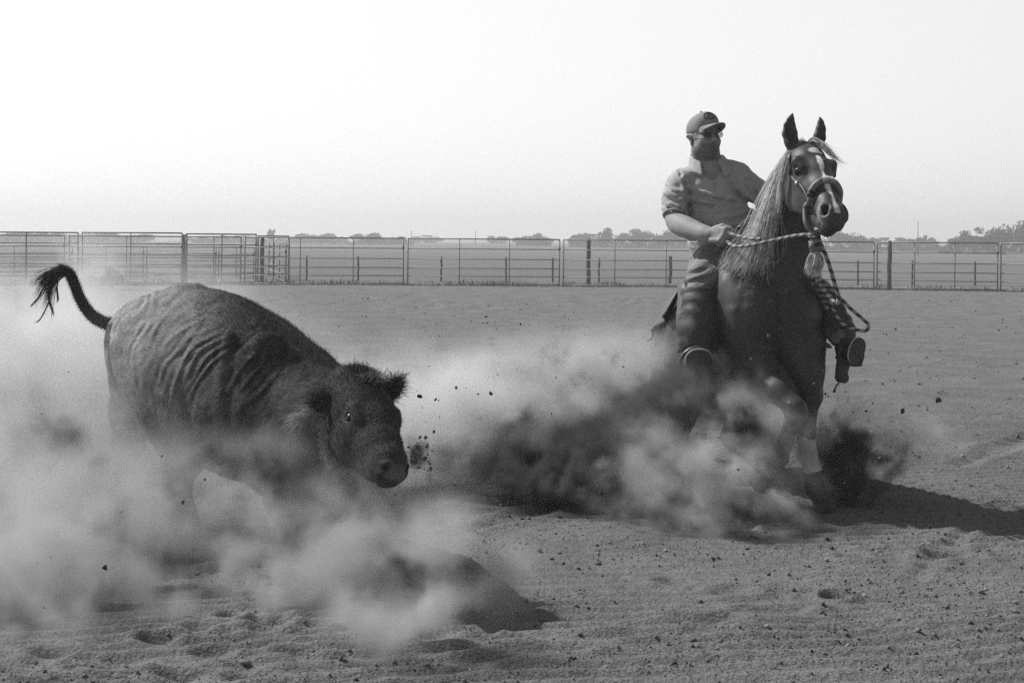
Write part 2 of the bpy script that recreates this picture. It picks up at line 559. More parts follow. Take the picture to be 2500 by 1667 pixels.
# pebbles and clods, thousands: stuff
def lumps(cent, rad, seed, sub=1):
    rng = np.random.default_rng(seed)
    t = (1 + 5 ** .5) / 2
    v = np.array([[-1, t, 0], [1, t, 0], [-1, -t, 0], [1, -t, 0], [0, -1, t], [0, 1, t], [0, -1, -t], [0, 1, -t], [t, 0, -1], [t, 0, 1], [-t, 0, -1], [-t, 0, 1]], float)
    v /= np.linalg.norm(v[0])
    f = np.array([[0, 11, 5], [0, 5, 1], [0, 1, 7], [0, 7, 10], [0, 10, 11], [1, 5, 9], [5, 11, 4], [11, 10, 2], [10, 7, 6], [7, 1, 8], [3, 9, 4], [3, 4, 2], [3, 2, 6], [3, 6, 8], [3, 8, 9], [4, 9, 5], [2, 4, 11], [6, 2, 10], [8, 6, 7], [9, 8, 1]])
    n = len(cent)
    jit = 1 + rng.uniform(-.38, .38, (n, 12, 1))
    q = rng.normal(0, 1, (n, 3, 3))
    Rm = np.linalg.qr(q)[0]
    sc = rng.uniform(.45, 1.35, (n, 1, 3))
    A = np.einsum('nij,nkj->nki', Rm, v[None] * jit * sc) * np.asarray(rad)[:, None, None] + cent[:, None]
    return A.reshape(-1, 3), [(np.arange(n)[:, None, None] * 12 + f).reshape(-1, 3)]
rng = np.random.default_rng(7)
n = 150000
yy = 4.6 * (42 / 4.6) ** rng.random(n)
xx = rng.uniform(-.40, .40, n) * yy
rr = 0.0015 * (1 - rng.random(n)) ** -0.40 * (1 + yy * .02)
rr = np.minimum(rr, 0.0095 + yy * .0003)
hc_ = np.array([(a, b) for a, b, *_ in HOOF[:23]])
k_ = rng.integers(0, 23, 2600)
xx[:2600], yy[:2600] = hc_[k_, 0] + rng.normal(0, .11, 2600), hc_[k_, 1] + rng.normal(0, .11, 2600)
keep = (fbm(xx * 1.3, yy * 1.6, 0, 3, 71) + rng.normal(0, .35, n)) > 0.02
xx, yy, rr = xx[keep], yy[keep], rr[keep]
v, f = lumps(np.stack([xx, yy, ground_z(xx, yy) + rr * .35], 1), rr, 8)
tone = np.repeat(np.clip(rng.normal(1.05, .5, len(xx)), .3, 2.0), 12)
m_peb = mat('pebble_stone', 0.13, 0.9, 0.2, 30, attr='tone', spec=0.2)
tag(from_np('gravel', v, f, m_peb, attrs={'tone': tone}), 'small pebbles and clods of dirt scattered over the arena floor', 'gravel', kind='stuff')

# ------------------------------------------------------------------ fence panels
m_pipe = mat('galvanised_pipe', 0.20, 0.55, 0.2, 3.0, metal=0.35, spec=0.4)
m_pipe2 = mat('dark_pipe', 0.10, 0.6, 0.2, 3.0, metal=0.2, spec=0.4)
m_wood = mat('weathered_post_wood', 0.085, 0.9, 0.3, 6.0, bump=.004, bscale=30, stretch=(4, 4, .6))
RAILS = [0.045, 0.29, 0.55, 0.84, 1.17, 1.0]
def pipe(a, b, r, n=6):
    return tube(np.linspace(a, b, 2), [r, r], n)
def panel(a, b, hgt, verts, label, group, mt=None, fr=(0.03, .20, .375, .565, .785, 1.0), r=0.018):
    """a, b ground points of the two ends; verts: fractions of inner uprights"""
    a, b = np.asarray(a, float), np.asarray(b, float)
    mt = mt or m_pipe
    root = empty('fence_panel', (float(a[0]), float(a[1]), float(a[2])), label, 'fence panel', group)
    up = np.array([0, 0, 1.0])
    parts = []
    for t in (0.0, 1.0):
        p = a + (b - a) * t
        parts.append(pipe(p, p + up * (hgt + .02), r * 1.25))
    parts.append(pipe(a + up * hgt, b + up * hgt, r * 1.15))
    v, f = merge(parts)
    from_np('frame', v, f, mt, root)
    for q in fr[:-1]:
        v, f = pipe(a + up * hgt * q, b + up * hgt * q, r * .85)
        from_np('rail', v, f, mt, root)
    for t in verts:
        p = a + (b - a) * t
        v, f = pipe(p + up * hgt * fr[0], p + up * hgt, r * .95)
        from_np('upright', v, f, mt, root)
    v, f = box(b + up * hgt * .8, (.07, .07, .09))
    from_np('latch', v, f, m_pipe2, root)
    return root
def fp(px, py_bottom_ref, D):
    p = P(px, 600, D)
    p[2] = 0.0 if D < 52.4 else 0.02
    return p
AG = 'pipe fence panels along the far side of the arena'
def arena_depth(px): return 47.0 + 3.6 * smooth01(px / 900.0) - 2.0 * max(0, (px - 1900) / 600.0)
for x0, x1, vs, lab in [
        (-120, 157, (.33, .66), 'leftmost pipe panel of the arena fence, behind the dust on the left'),
        (169, 445, (.5,), 'pipe fence panel above the calf tail, left of the dark gate posts'),
        (455, 588, (.5,), 'short pipe fence panel left of the leftmost tall wooden post'),
        (598, 985, (.277, .345, .68), 'pipe fence panel right of the leftmost wooden post, beside the angled gate'),
        (996, 1366, (.34, .67), 'pipe fence panel in the middle, clear of both calf and rider'),
        (1376, 1756, (.33, .66), 'pipe fence panel directly left of the rider, in front of a tall wooden post'),
        (1766, 2134, (.33, .655), 'pipe fence panel partly hidden behind the horse'),
        (2142, 2436, (.315, .65), 'pipe fence panel at the right with a tall wooden post just inside its left end'),
        (2444, 2800, (.33, .66), 'rightmost pipe fence panel, cut by the picture edge')]:
    panel(fp(x0, 0, arena_depth(x0)), fp(x1, 0, arena_depth(x1)), 1.51, vs, lab, AG)
PG = 'pipe panels of the holding pens at the far left'
for i, (x0, x1, D0, D1, h, vs, lab) in enumerate([
        (-140, 190, 50.5, 50.5, 1.61, (.3, .62), 'tall pen panel at the far left edge, behind the arena fence'),
        (201, 444, 50.5, 49.8, 1.62, (.49,), 'tall pen panel above the calf rump, second from the left'),
        (456, 625, 49.8, 51.2, 1.60, (.5,), 'tall pen panel between the dark gate posts and the wooden post'),
        (630, 705, 51.3, 51.8, 1.55, (.5,), 'narrow tall pen panel right behind the leftmost wooden post'),
        (-60, 176, 56, 56, 1.12, (.4,), 'low pen panel in the back row at the far left edge'),
        (192, 350, 56, 56, 1.12, (.42,), 'low pen panel in the back row behind the bushes'),
        (358, 527, 56, 56, 1.12, (.5,), 'low pen panel in the back row above the calf back'),
        (534, 620, 56, 56, 1.12, (.5,), 'low pen panel in the back row left of the wooden post')]):
    panel(fp(x0, 0, D0), fp(x1, 0, D1), h, vs, lab, PG, m_pipe2 if i < 4 else m_pipe, r=.020 if i < 4 else .018)
g = panel(fp(657, 0, 60.0), fp(698, 0, 52.0), 1.30, (.33, .66), 'angled light pipe gate seen end on, right of the leftmost wooden post', PG, m_pipe, r=.022)
for px, D, lab in [(446, 49.2, 'dark steel gate post at the joint of the pens, above the calf back'), (452, 49.6, 'dark steel gate post just right of its twin above the calf back')]:
    p = fp(px, 0, D)
    v, f = pipe(p, p + [0, 0, 1.58], .055, 10)
    tag(from_np('gate_post', v, f, m_pipe2), lab, 'post')
def post(px, D, h, r, name, lab, group, seed):
    p = fp(px, 0, D)
    z = np.linspace(0, h, 7)
    rg = np.random.default_rng(seed)
    pts = np.stack([p[0] + rg.normal(0, .006, 7), np.full(7, p[1]), p[2] + z], 1)
    v, f = tube(pts, r * (1 + rg.normal(0, .04, 7)), 10)
    return tag(from_np(name, v, f, m_wood), lab, 'post', group)
for i, (px, D, lab) in enumerate([(640, 50.0, 'tall dark wooden post at the end of the pens on the left'), (1437, 51.2, 'tall dark wooden post in the fence left of the rider'), (2172, 49.5, 'tall dark wooden post in the fence right of the horse')]):
    post(px, D, 1.56, .07, 'wooden_post', lab, 'tall wooden posts of the arena fence', i)
for i, (px, lab) in enumerate([(749, 'short wooden stake behind the fence, leftmost of the row'), (875, 'short wooden stake behind the fence, second from the left'), (1078, 'short wooden stake behind the middle fence panel, near its left end'), (1236, 'short wooden stake behind the middle fence panel, close to its right upright'),
                               (1350, 'short wooden stake behind the right end of the middle fence panel'), (1463, 'short wooden stake just right of the tall post left of the rider'), (1637, 'thicker short wooden stake right behind the rider'), (2095, 'short wooden stake seen between the horse ropes and the right tall post'),
                               (2228, 'short wooden stake next to the inner upright at the right'), (2381, 'short wooden stake behind the fence, rightmost of the row')]):
    post(px, 54.5, .86 if px != 1637 else .95, .034 if px != 1637 else .06, 'wooden_stake', lab, 'short stakes in the grass behind the fence', 20 + i)

# ------------------------------------------------------------------ far trees and bushes
m_leaf = mat('tree_leaves', 0.045, 0.9, 0.35, 0.6, spec=0.1)
m_bark = mat('tree_bark', 0.07, 0.9, 0.3, 2.0)
def foliage(c, r, n, size, rng):
    """leaf clumps through a lumpy crown; c centre, r radii"""
    nb = 14
    bc = rng.normal(0, .42, (nb, 3)) * r
    bc[:, 2] = np.abs(bc[:, 2]) * .9 - r[2] * .15
    br = rng.uniform(.28, .55, nb)
    k = rng.integers(0, nb, n)
    d = rng.normal(0, 1, (n, 3))
    d /= np.linalg.norm(d, axis=1, keepdims=True)
    p = c + bc[k] + d * (r * br[k][:, None]) * rng.random((n, 1)) ** .35
    s = size * rng.uniform(.5, 1.5, n)
    a = rng.normal(0, 1, (n, 3))
    a /= np.linalg.norm(a, axis=1, keepdims=True)
    b = np.cross(a, rng.normal(0, 1, (n, 3)))
    b /= np.linalg.norm(b, axis=1, keepdims=True)
    V = np.stack([p - a * s[:, None], p + b * s[:, None] * .6, p + a * s[:, None], p - b * s[:, None] * .6], 1).reshape(-1, 3)
    return V, [np.arange(n * 4).reshape(n, 4)]
def tree(px, D, top, wpx, lab, group, seed, n=1500, zb=None):
    rng = np.random.default_rng(seed)
    b = P(px, HY, D)
    b[2] = 0.0
    ht = P(px, top, D)[2]
    w = PX(wpx, D) / 2
    root = empty('tree', (float(b[0]), float(b[1]), 0.0), lab, 'tree', group)
    parts = [tube([b + [0, 0, -.3], b + [0.05 * w, 0, ht * .3], b + [0, 0, ht * .75]], [.05 * ht, .035 * ht, .012 * ht], 7)]
    for q in range(6):
        a = rng.uniform(0, 6.28)
        z0 = ht * rng.uniform(.25, .5)
        parts.append(tube([b + [0, 0, z0], b + [math.cos(a) * w * .35, math.sin(a) * w * .35, z0 + ht * .18], b + [math.cos(a) * w * .65, math.sin(a) * w * .65, z0 + ht * .3]], [.018 * ht, .012 * ht, .004 * ht], 5))
    v, f = merge(parts)
    from_np('trunk', v, f, m_bark, root)
    cs = []
    for q in range(max(1, int(round(w * 1.1 / ht)))):
        pass
    v, f = foliage(b + [0, 0, ht * .48], np.array([w * .95, w * .95, ht * .50]), n, max(.10, PX(2.4, D)), rng)
    v[:, 2] = np.minimum(v[:, 2], ht * 1.02)
    v[:, 2] = np.maximum(v[:, 2], 0.0)
    from_np('crown', v, f, m_leaf, root)
    return root
TL = 'trees on the far edge of the field'
k = 0
for px, D, top, w, lab in [
        (28, 330, 566, 70, 'pale far tree at the left edge of the horizon'), (105, 350, 569, 80, 'low pale far tree above the left pens, second from the left edge'), (180, 340, 570, 70, 'pale far tree above the top rail left of the calf tail'), (255, 340, 569, 80, 'low broad far tree above the bushes and the calf tail'), (330, 330, 574, 80, 'rounded far tree above the calf rump'),
        (512, 330, 581, 90, 'flat far tree left of the wooden post on the left'), (545, 340, 574, 40, 'small far tree just left of the wooden post on the left'), (590, 345, 576, 60, 'far tree right behind the leftmost tall wooden post'), (661, 330, 562, 14, 'thin pointed far tree right of the leftmost tall wooden post'), (740, 330, 571, 66, 'pale far tree right of the angled gate'), (790, 330, 570, 60, 'pale far tree left of the tallest middle tree'),
        (905, 300, 568, 62, 'darker rounded far tree above the second rail, middle left'), (965, 310, 578, 60, 'low far tree right of the darker rounded one'), (1040, 380, 577, 80, 'faint flat far tree over the middle of the fence'), (1215, 380, 578, 40, 'tiny faint far tree above the middle of the fence'), (1280, 320, 573, 36, 'small far tree left of the rounded one near the third panel'), (1312, 300, 569, 54, 'rounded far tree above the right end of the middle panel'),
        (1410, 290, 569, 36, 'small bushy far tree left of the tall wooden post'), (1450, 290, 574, 60, 'low far tree behind the tall wooden post left of the rider'), (1483, 280, 558, 30, 'leaning lopsided far tree right of the tall wooden post'), (1553, 270, 559, 84, 'large rounded dark far tree left of the rider'), (1640, 270, 563, 76, 'dark far tree right behind the rider elbow'), (1700, 280, 575, 60, 'far tree hidden behind the rider waist'),
        (2045, 260, 562, 66, 'dark far tree right under the horse muzzle'), (2092, 270, 570, 44, 'shrubby far tree right of the horse muzzle'), (2132, 280, 578, 50, 'low far tree above the fence joint right of the horse'), (2200, 290, 583, 50, 'low sparse far tree right of the tall wooden post'), (2240, 280, 576, 46, 'ragged far tree beside the tall pole'), (2272, 300, 577, 26, 'small round far tree right of the tall pole'),
        (2345, 230, 576, 50, 'low dark far tree at the left foot of the big grove'), (2375, 225, 566, 52, 'dark far tree at the left of the big grove on the right'), (2410, 215, 558, 56, 'tall dark far tree in the middle of the right grove'), (2450, 215, 552, 54, 'dark far tree next to the tallest one at the right edge'), (2492, 210, 542, 60, 'tallest dark tree at the right edge of the picture'), (2560, 210, 545, 90, 'dark tree just past the right edge')]:
    tree(px, D, top - 2, w * 1.25, lab, TL, 100 + k, n=700 + int(w * 22))
    k += 1
# continuous scrub under the trees
def scrub(x0, x1, D, top, seed, n):
    rng = np.random.default_rng(seed)
    px = rng.uniform(x0, x1, n)
    zt = np.array([0.0] * n)
    hmax = np.array([P(q, top, D)[2] for q in px])
    hh = hmax * (0.65 + 0.5 * fbm(px * .06, 0 * px, 0, 3, seed))
    z = hh * rng.random(n) ** .8
    d = D + rng.normal(0, 4, n)
    x = np.array([P(q, HY, e)[0] for q, e in zip(px, d)])
    p = np.stack([x, d, z], 1)
    s = PX(2.2, D) * rng.uniform(.6, 1.4, n)
    a = unit_rows(rng.normal(0, 1, (n, 3)))
    b = unit_rows(np.cross(a, rng.normal(0, 1, (n, 3))))
    return np.stack([p - a * s[:, None], p + b * s[:, None] * .6, p + a * s[:, None], p - b * s[:, None] * .6], 1).reshape(-1, 3), [np.arange(n * 4).reshape(n, 4)]
def unit_rows(a): return a / np.maximum(np.linalg.norm(a, axis=1, keepdims=True), 1e-9)
v, f = merge([scrub(-200, 345, 330, 577, 1, 5500), scrub(470, 700, 345, 580, 2, 3200), scrub(700, 850, 335, 578, 3, 2400), scrub(850, 1010, 310, 582, 4, 2200), scrub(1260, 1345, 310, 579, 5, 1300), scrub(1390, 1830, 275, 580, 6, 5500),
              scrub(1980, 2290, 265, 588, 7, 5500), scrub(2290, 2700, 215, 582, 8, 6500)])
tag(from_np('scrub', v, f, m_leaf), 'continuous low scrub along the far edge of the field', 'scrub', kind='stuff')
for px, top, D, lab in [(1004, 562, 330, 'thin distant pole above the middle fence, left one'), (1161, 562, 330, 'thin distant pole above the middle fence, right one'), (2241, 540, 180, 'thin tall pole standing by the trees right of the horse')]:
    b = P(px, HY, D)
    b[2] = 0
    t = P(px, top, D)
    v, f = tube([b, [b[0], b[1], t[2]]], [PX(1.1, D), PX(.7, D)], 6)
    tag(from_np('utility_pole', v, f, m_bark), lab, 'pole')
# two bushes by the pens
def bush(px, D, hgt, wpx, lab, seed):
    rng = np.random.default_rng(seed)
    b = P(px, HY, D)
    b[2] = 0
    root = empty('bush', tuple(map(float, b)), lab, 'bush', 'weedy bushes at the foot of the pens')
    parts = []
    w = PX(wpx, D) / 2
    for q in range(14):
        a, r = rng.uniform(0, 6.28), rng.uniform(.2, 1) * w
        parts.append(tube([b, b + [math.cos(a) * r * .5, math.sin(a) * r * .5, hgt * .5], b + [math.cos(a) * r, math.sin(a) * r, hgt * rng.uniform(.6, 1)]], [.012, .008, .003], 4))
    v, f = merge(parts)
    from_np('stem', v, f, m_bark, root)
    v, f = foliage(b + [0, 0, hgt * .35], np.array([w, w, hgt * .5]), 1500, .035, rng)
    v[:, 2] = np.maximum(v[:, 2], 0.0)
    from_np('leaves', v, f, m_leaf, root)
bush(276, 44.5, .72, 52, 'weedy bush at the foot of the pens, straight above the calf rump', 3)
bush(222, 44.5, .46, 50, 'low weedy bush left of the taller one at the pens', 4)
# sparse weeds at the fence foot
rng = np.random.default_rng(31)
n = 9000
px = rng.uniform(-100, 2700, n)
d = np.array([arena_depth(q) for q in px]) + rng.normal(0.3, .35, n)
x = np.array([P(q, HY, e)[0] for q, e in zip(px, d)])
V0 = np.stack([x, d, np.zeros(n)], 1)
L = .04 + .16 * rng.random(n) ** 2 * (1 + fbm(px * .02, 0 * px, 0, 2, 3))
dr = unit_rows(np.stack([rng.normal(0, .35, n), rng.normal(0, .35, n), np.ones(n)], 1))
v, f = hairs(V0, unit_rows(rng.normal(0, 1, (n, 3))), L, 0.012, dr, 2, rng, .2)
m_weed = mat('weed_grass', 0.11, 0.9, 0.3, 3)
tag(from_np('grass', v, f, m_weed), 'thin weeds and grass along the foot of the fence', 'grass', kind='stuff')
# ------------------------------------------------------------------ horse
HX0, HSL = 1.470, -0.15
def hx(D, off=0.0): return HX0 + (D - 8.8) * HSL + off
HAX = unit([HSL, 1.0, 0])                    # towards the tail
HLAT = unit([1.0, -HSL, 0])                  # towards photo right
class Frame:
    """rigid local frame: columns X, Y, Z at origin O, uniform scale s"""
    def __init__(s, O, X, Y, Z, k=1.0):
        s.O, s.R, s.k = np.asarray(O, float), np.stack([unit(X), unit(Y), unit(Z)], 1), k
    def __call__(s, x, y, z): return s.O + s.R @ (np.array([x, y, z], float) * s.k)
    def v(s, x, y, z): return s.R @ np.array([x, y, z], float)
    def inv(s, V): return ((V - s.O) @ s.R) / s.k
HH = Frame((1.604, 8.650, 2.016), (-.967, -.247, .068), (.138, -.725, -.674), (.216, -.643, .735), 1.16)   # horse head: x to photo left, y down the nose, z out of the forehead
_hc, _hb = Field.cone, Field.ball

hf = Field(axis([(0.55, 2.15, 0.0085)]), axis([(8.0, 9.05, 0.0065), (9.05, 10.9, 0.0125)]), axis([(-0.03, 1.35, 0.0095), (1.35, 2.32, 0.0055)]))
def B(D, z, off=0.0): return np.array([hx(D, off), D, z])
Zu = np.array([0, 0, 1.0])
# trunk
TR = [(8.98, 1.10, .26, .24), (9.25, 1.09, .33, .275), (9.55, 1.04, .33, .285), (9.85, .94, .33, .30), (10.1, .82, .31, .29), (10.35, .68, .27, .28)]
st = spline(TR, 13)
for (d0, z0, h0, w0), (d1, z1, h1, w1) in zip(st[:-1], st[1:]):
    hf.cone(B(d0, z0), B(d1, z1), h0, h1, .14, up=Zu, wa=w0, wb=w1)
hf.cone(B(9.25, 1.32), B(9.75, 1.30), .12, .10, .08)                       # withers
for s in (-1, 1):
    hf.ball(B(9.03, 1.13, s * .175), [.125, .19, .25], .09)                  # shoulders
    hf.ball(B(8.88, 1.09, s * .11), [.12, .12, .17], .06)                    # breast
    hf.ball(B(8.93, .93, s * .13), [.11, .12, .16], .06)
    hf.ball(B(10.25, .68, s * .15), [.15, .28, .25], .09)                     # haunch
# neck
nk = spline([(1900, 745, 9.10, .27, .225), (1903, 670, 9.06, .225, .190), (1905, 600, 9.00, .19, .157), (1920, 530, 8.93, .155, .125), (1940, 460, 8.84, .125, .090), (1958, 405, 8.76, .085, .072), (1968, 380, 8.72, .055, .055)], 13)
npt = [P(a, b, c) for a, b, c, _, _ in nk]
for i in range(len(nk) - 1):
    hf.cone(npt[i], npt[i + 1], nk[i][3], nk[i + 1][3], .09, up=HAX, wa=nk[i][4], wb=nk[i + 1][4])
# forelegs: photo right stands, photo left is lifted and folded
def leg(pts, k=.03):
    p = [P(a, b, c) for a, b, c, r in pts]
    hf.chain(p, [r for *_, r in pts], k)
leg([(1962, 850, 8.97, .13), (1968, 905, 8.90, .108), (1974, 965, 8.84, .078), (1968, 1020, 8.80, .056), (1968, 1052, 8.78, .055), (1972, 1085, 8.78, .040), (1980, 1140, 8.78, .036), (1987, 1178, 8.78, .049), (1990, 1195, 8.77, .046), (2002, 1218, 8.74, .040)])
leg([(1838, 850, 8.92, .13), (1862, 900, 8.84, .105), (1905, 955, 8.70, .078), (1940, 996, 8.60, .053), (1944, 1014, 8.61, .052), (1925, 1060, 8.74, .038), (1903, 1110, 8.86, .037), (1893, 1135, 8.90, .048), (1880, 1158, 8.90, .038)])
for hp in (((2002, 1216, 8.74), (2012, 1240, 8.71)), ((1880, 1158, 8.90), (1862, 1180, 8.93))):     # hooves
    hf.cone(P(*hp[0]), P(*hp[1]), .042, .060, .012)
# hind legs drawn under the body, both feet sliding in the dirt
for s, dx in ((-1, 0), (1, .03)):
    p = [B(10.2, .62, s * .15), B(9.95, .50, s * .18 + dx), B(10.25, .22, s * .16 + dx), B(9.92, .10, s * .15 + dx), B(9.82, .075, s * .15 + dx)]
    hf.chain(p, [.17, .12, .060, .044, .048], .05)
    hf.cone(p[-1], p[-1] + [.01, -.09, -.03], .045, .058, .01)
hf.cone(B(10.55, .78), B(10.66, .66), .05, .04, .03)
# head
K = HH.k
def hc(a, b, ra, rb, wa, wb, k=.03): hf.cone(HH(*a), HH(*b), ra * K, rb * K, k, up=HH.v(0, 0, 1), wa=wa * K, wb=wb * K)
def hs(a, b, ra, rb, k=.03, mode='add', **kw): hf.cone(HH(*a), HH(*b), ra * K, rb * K, k, mode, **kw)
hc((0, .02, -.035), (0, .10, -.03), .080, .105, .072, .088)
hc((0, .10, -.025), (0, .20, -.03), .105, .108, .090, .088)
hc((0, .20, -.025), (0, .30, -.01), .106, .076, .086, .066)
hc((0, .30, -.008), (0, .42, .002), .076, .060, .064, .053)
hc((0, .42, .002), (0, .49, .004), .060, .062, .054, .062)
hc((0, .49, .004), (0, .522, -.010), .058, .044, .060, .050, .02)
hc((0, .26, -.125), (0, .42, -.085), .055, .036, .046, .040, .04)
hc((0, .42, -.080), (0, .50, -.064), .036, .030, .040, .040, .03)                # lower jaw to chin
hf.ball(HH(0, .500, -.070), .032 * K, .02)
for s in (-1, 1):
    hf.ball(HH(s * .050, .18, -.105), np.array([.038, .125, .110]) * K, .035, R=HH.R)          # cheek
    hf.ball(HH(s * .052, .27, -.090), np.array([.026, .09, .060]) * K, .035, R=HH.R)
    hs((s * .088, .158, .040), (s * .078, .200, .040), .026, .018, .03)          # brow
    hs((s * .072, .24, -.008), (s * .060, .35, -.012), .016, .009, .018)          # facial crest
    hs((s * .100, .198, .020), (s * .135, .206, .014), .016, .016, .006, 'cut')
    hf.ball(HH(s * .040, .490, .026), np.array([.034, .050, .032]) * K, .015, R=HH.R)          # nostril wing
    hs((s * .058, .490, .056), (s * .040, .478, .034), .023, .015, .008, 'cut')
    hs((s * .062, .512, .044), (s * .048, .500, .030), .020, .012, .008, 'cut')
    # ear: a leaf, hollowed from the front
    eb = HH(s * .058, .012, .012)
    ed = unit(HH.v(s * .20, -.70, .70))
    fr = unit(HH.v(s * .35, .45, .75))
    sd = HH.v(s, 0, 0)
    pts = [eb - ed * .03, eb + ed * .03 + sd * .006, eb + ed * .075 + sd * .010, eb + ed * .12 + sd * .004, eb + ed * .155 - sd * .008, eb + ed * .185 - sd * .022]
    hf.chain(pts, [.026, .032, .030, .024, .015, .007], .014, up=fr, wid=[.030, .038, .041, .033, .020, .008])
    hf.chain([p + fr * .026 for p in pts[1:5]], [.018, .026, .020, .008], .006, 'cut', up=fr, wid=[.012, .024, .020, .009])
hs((-.055,   .545, -.036), (.055, .545, -.036), .0045, .0045, .006, 'cut')          # mouth
for s in (-1, 1): hs((s * .055, .540, -.038), (s * .054, .46, -.034), .006, .004, .006, 'cut')
# muscle relief on chest, neck and shoulder
def relief(x, y, z):
    g = .010 * fbm(x * 5, y * 5, z * 4, 3, 61) + .0016 * fbm(x * 22, y * 22, z * 12, 2, 62)
    px, py = (x / y) * F + 1250, HY + 4 - (z - H0) / y * F
    pa = np.exp(-(((px - 1838) / 38) ** 2 + ((py - 735) / 45) ** 2))
    g = g + pa * (.012 * fbm(x * 26, y * 26, z * 15, 3, 65) - .004)
    for x0, y0, x1, y1, d0, w0 in [(1905, 720, 1900, 900, -.012, 9), (1830, 860, 1790, 760, .008, 14), (1960, 880, 2000, 780, .008, 14), (1862, 600, 1850, 700, .006, 9), (1940, 600, 1950, 720, .006, 9), (1870, 930, 1920, 985, .004, 7)]:
        dx, dy = x1 - x0, y1 - y0
        t = np.clip(((px - x0) * dx + (py - y0) * dy) / (dx * dx + dy * dy), 0, 1)
        g = g + 1.6 * d0 * np.exp(-(np.hypot(px - x0 - t * dx, py - y0 - t * dy) / w0) ** 2) * (y < 9.2)
    return -g
hf.warp(relief, (0, 8, 0), (3, 11.2, 2.3), .04)
V, Q = hf.mesh(2)
N = vnormals(V, Q)
tone = np.ones(len(V))
L = HH.inv(V)
def mk(cx, cy, rx, ry, soft=.25):
    d = np.sqrt(((L[:, 0] - cx) / rx) ** 2 + ((L[:, 1] - cy) / ry) ** 2)
    return smooth01((1 + soft - d) / (2 * soft)) * (L[:, 2] > -.02)
wob = .006 * fbm(V[:, 0] * 40, V[:, 1] * 40, V[:, 2] * 40, 2, 5)
L0 = L[:, 0].copy()
L[:, 0] += wob
star = np.maximum.reduce([mk(.006, .112, .026, .018), mk(-.016, .122, .024, .008)])
stripe = smooth01((.0095 + .004 * np.sin(L[:, 1] * 40) - np.abs(L[:, 0] - .004 + .02 * np.clip(.3 - L[:, 1], 0, 1))) / .004 + .5) * (L[:, 1] > .15) * (L[:, 1] < .525) * (L[:, 2] > .0)
sun_band = smooth01((.022 - np.abs(L[:, 0] - .028)) / .006 + .5) * smooth01((L[:, 1] - .17) / .03) * smooth01((.34 - L[:, 1]) / .06) * (L[:, 2] > .0) * .40  # sun highlight painted beside the stripe as a soft lighter band
tone += 15.0 * np.maximum(star, stripe) + 2.0 * sun_band
inhead = (L[:, 1] > -.05) & (L[:, 1] < .65) & (np.abs(L0) < .14) & (np.abs(L[:, 2]) < .2)
tone = np.where(inhead, tone, 1.0)
muz = inhead * smooth01((L[:, 1] - .40) / .08)
tone += muz * .25
tone -= .7 * inhead * np.exp(-(((np.abs(L0) - .09) / .03) ** 2 + ((L[:, 1] - .195) / .035) ** 2 + ((L[:, 2] - .03) / .035) ** 2))   # darker patch round the eye
pale = inhead * np.exp(-(((L0 - .062) / .022) ** 2 + ((L[:, 1] - .50) / .05) ** 2)) * (L[:, 2] > -.06)
tone += 4.5 * pale
nost = np.exp(-(((np.abs(L0) - .044) / .015) ** 2 + ((L[:, 1] - .492) / .022) ** 2) ** 2) * inhead * (L[:, 2] < .056)
tone *= 1 - .93 * nost
hoofm = (V[:, 2] < .075) & (V[:, 1] < 10.9)
tone = np.where(hoofm, .8, tone)
m_coat = mat('horse_coat', .052, .5, .42, 4.0, bump=.0010, bscale=95, spec=.28, attr='tone', sheen=.04, fine=(210, .38), stretch=(1.6, 1.6, .6))
horse = empty('horse', tuple(map(float, B(9.7, 0.0))), 'flaxen-maned saddled horse sliding to a stop in a cloud of dust', 'horse')
body = from_np('body', V, Q, m_coat, horse, {'tone': tone})
# eyes
m_eye = mat('eye_gloss', .008, .30, .1, 5, spec=.25)
def sphere(c, r, n=14, R=None):
    th = np.linspace(0, math.pi, n)
    ph = np.arange(2 * n) * math.pi / n
    A = np.stack([np.outer(np.sin(th), np.cos(ph)), np.outer(np.sin(th), np.sin(ph)), np.outer(np.cos(th), np.ones(2 * n))], -1).reshape(-1, 3) * np.broadcast_to(r, (3,))
    if R is not None: A = A @ np.asarray(R).T
    i = np.arange(n - 1)[:, None] * 2 * n
    j = np.arange(2 * n)[None]
    return A + c, [np.stack([i + j, i + 2 * n + j, i + 2 * n + (j + 1) % (2 * n), i + (j + 1) % (2 * n)], -1).reshape(-1, 4)]
for s in (-1, 1):
    v, f = sphere(HH(s * .080, .198, .014), .029)
    from_np('eye', v, f, m_eye, horse)
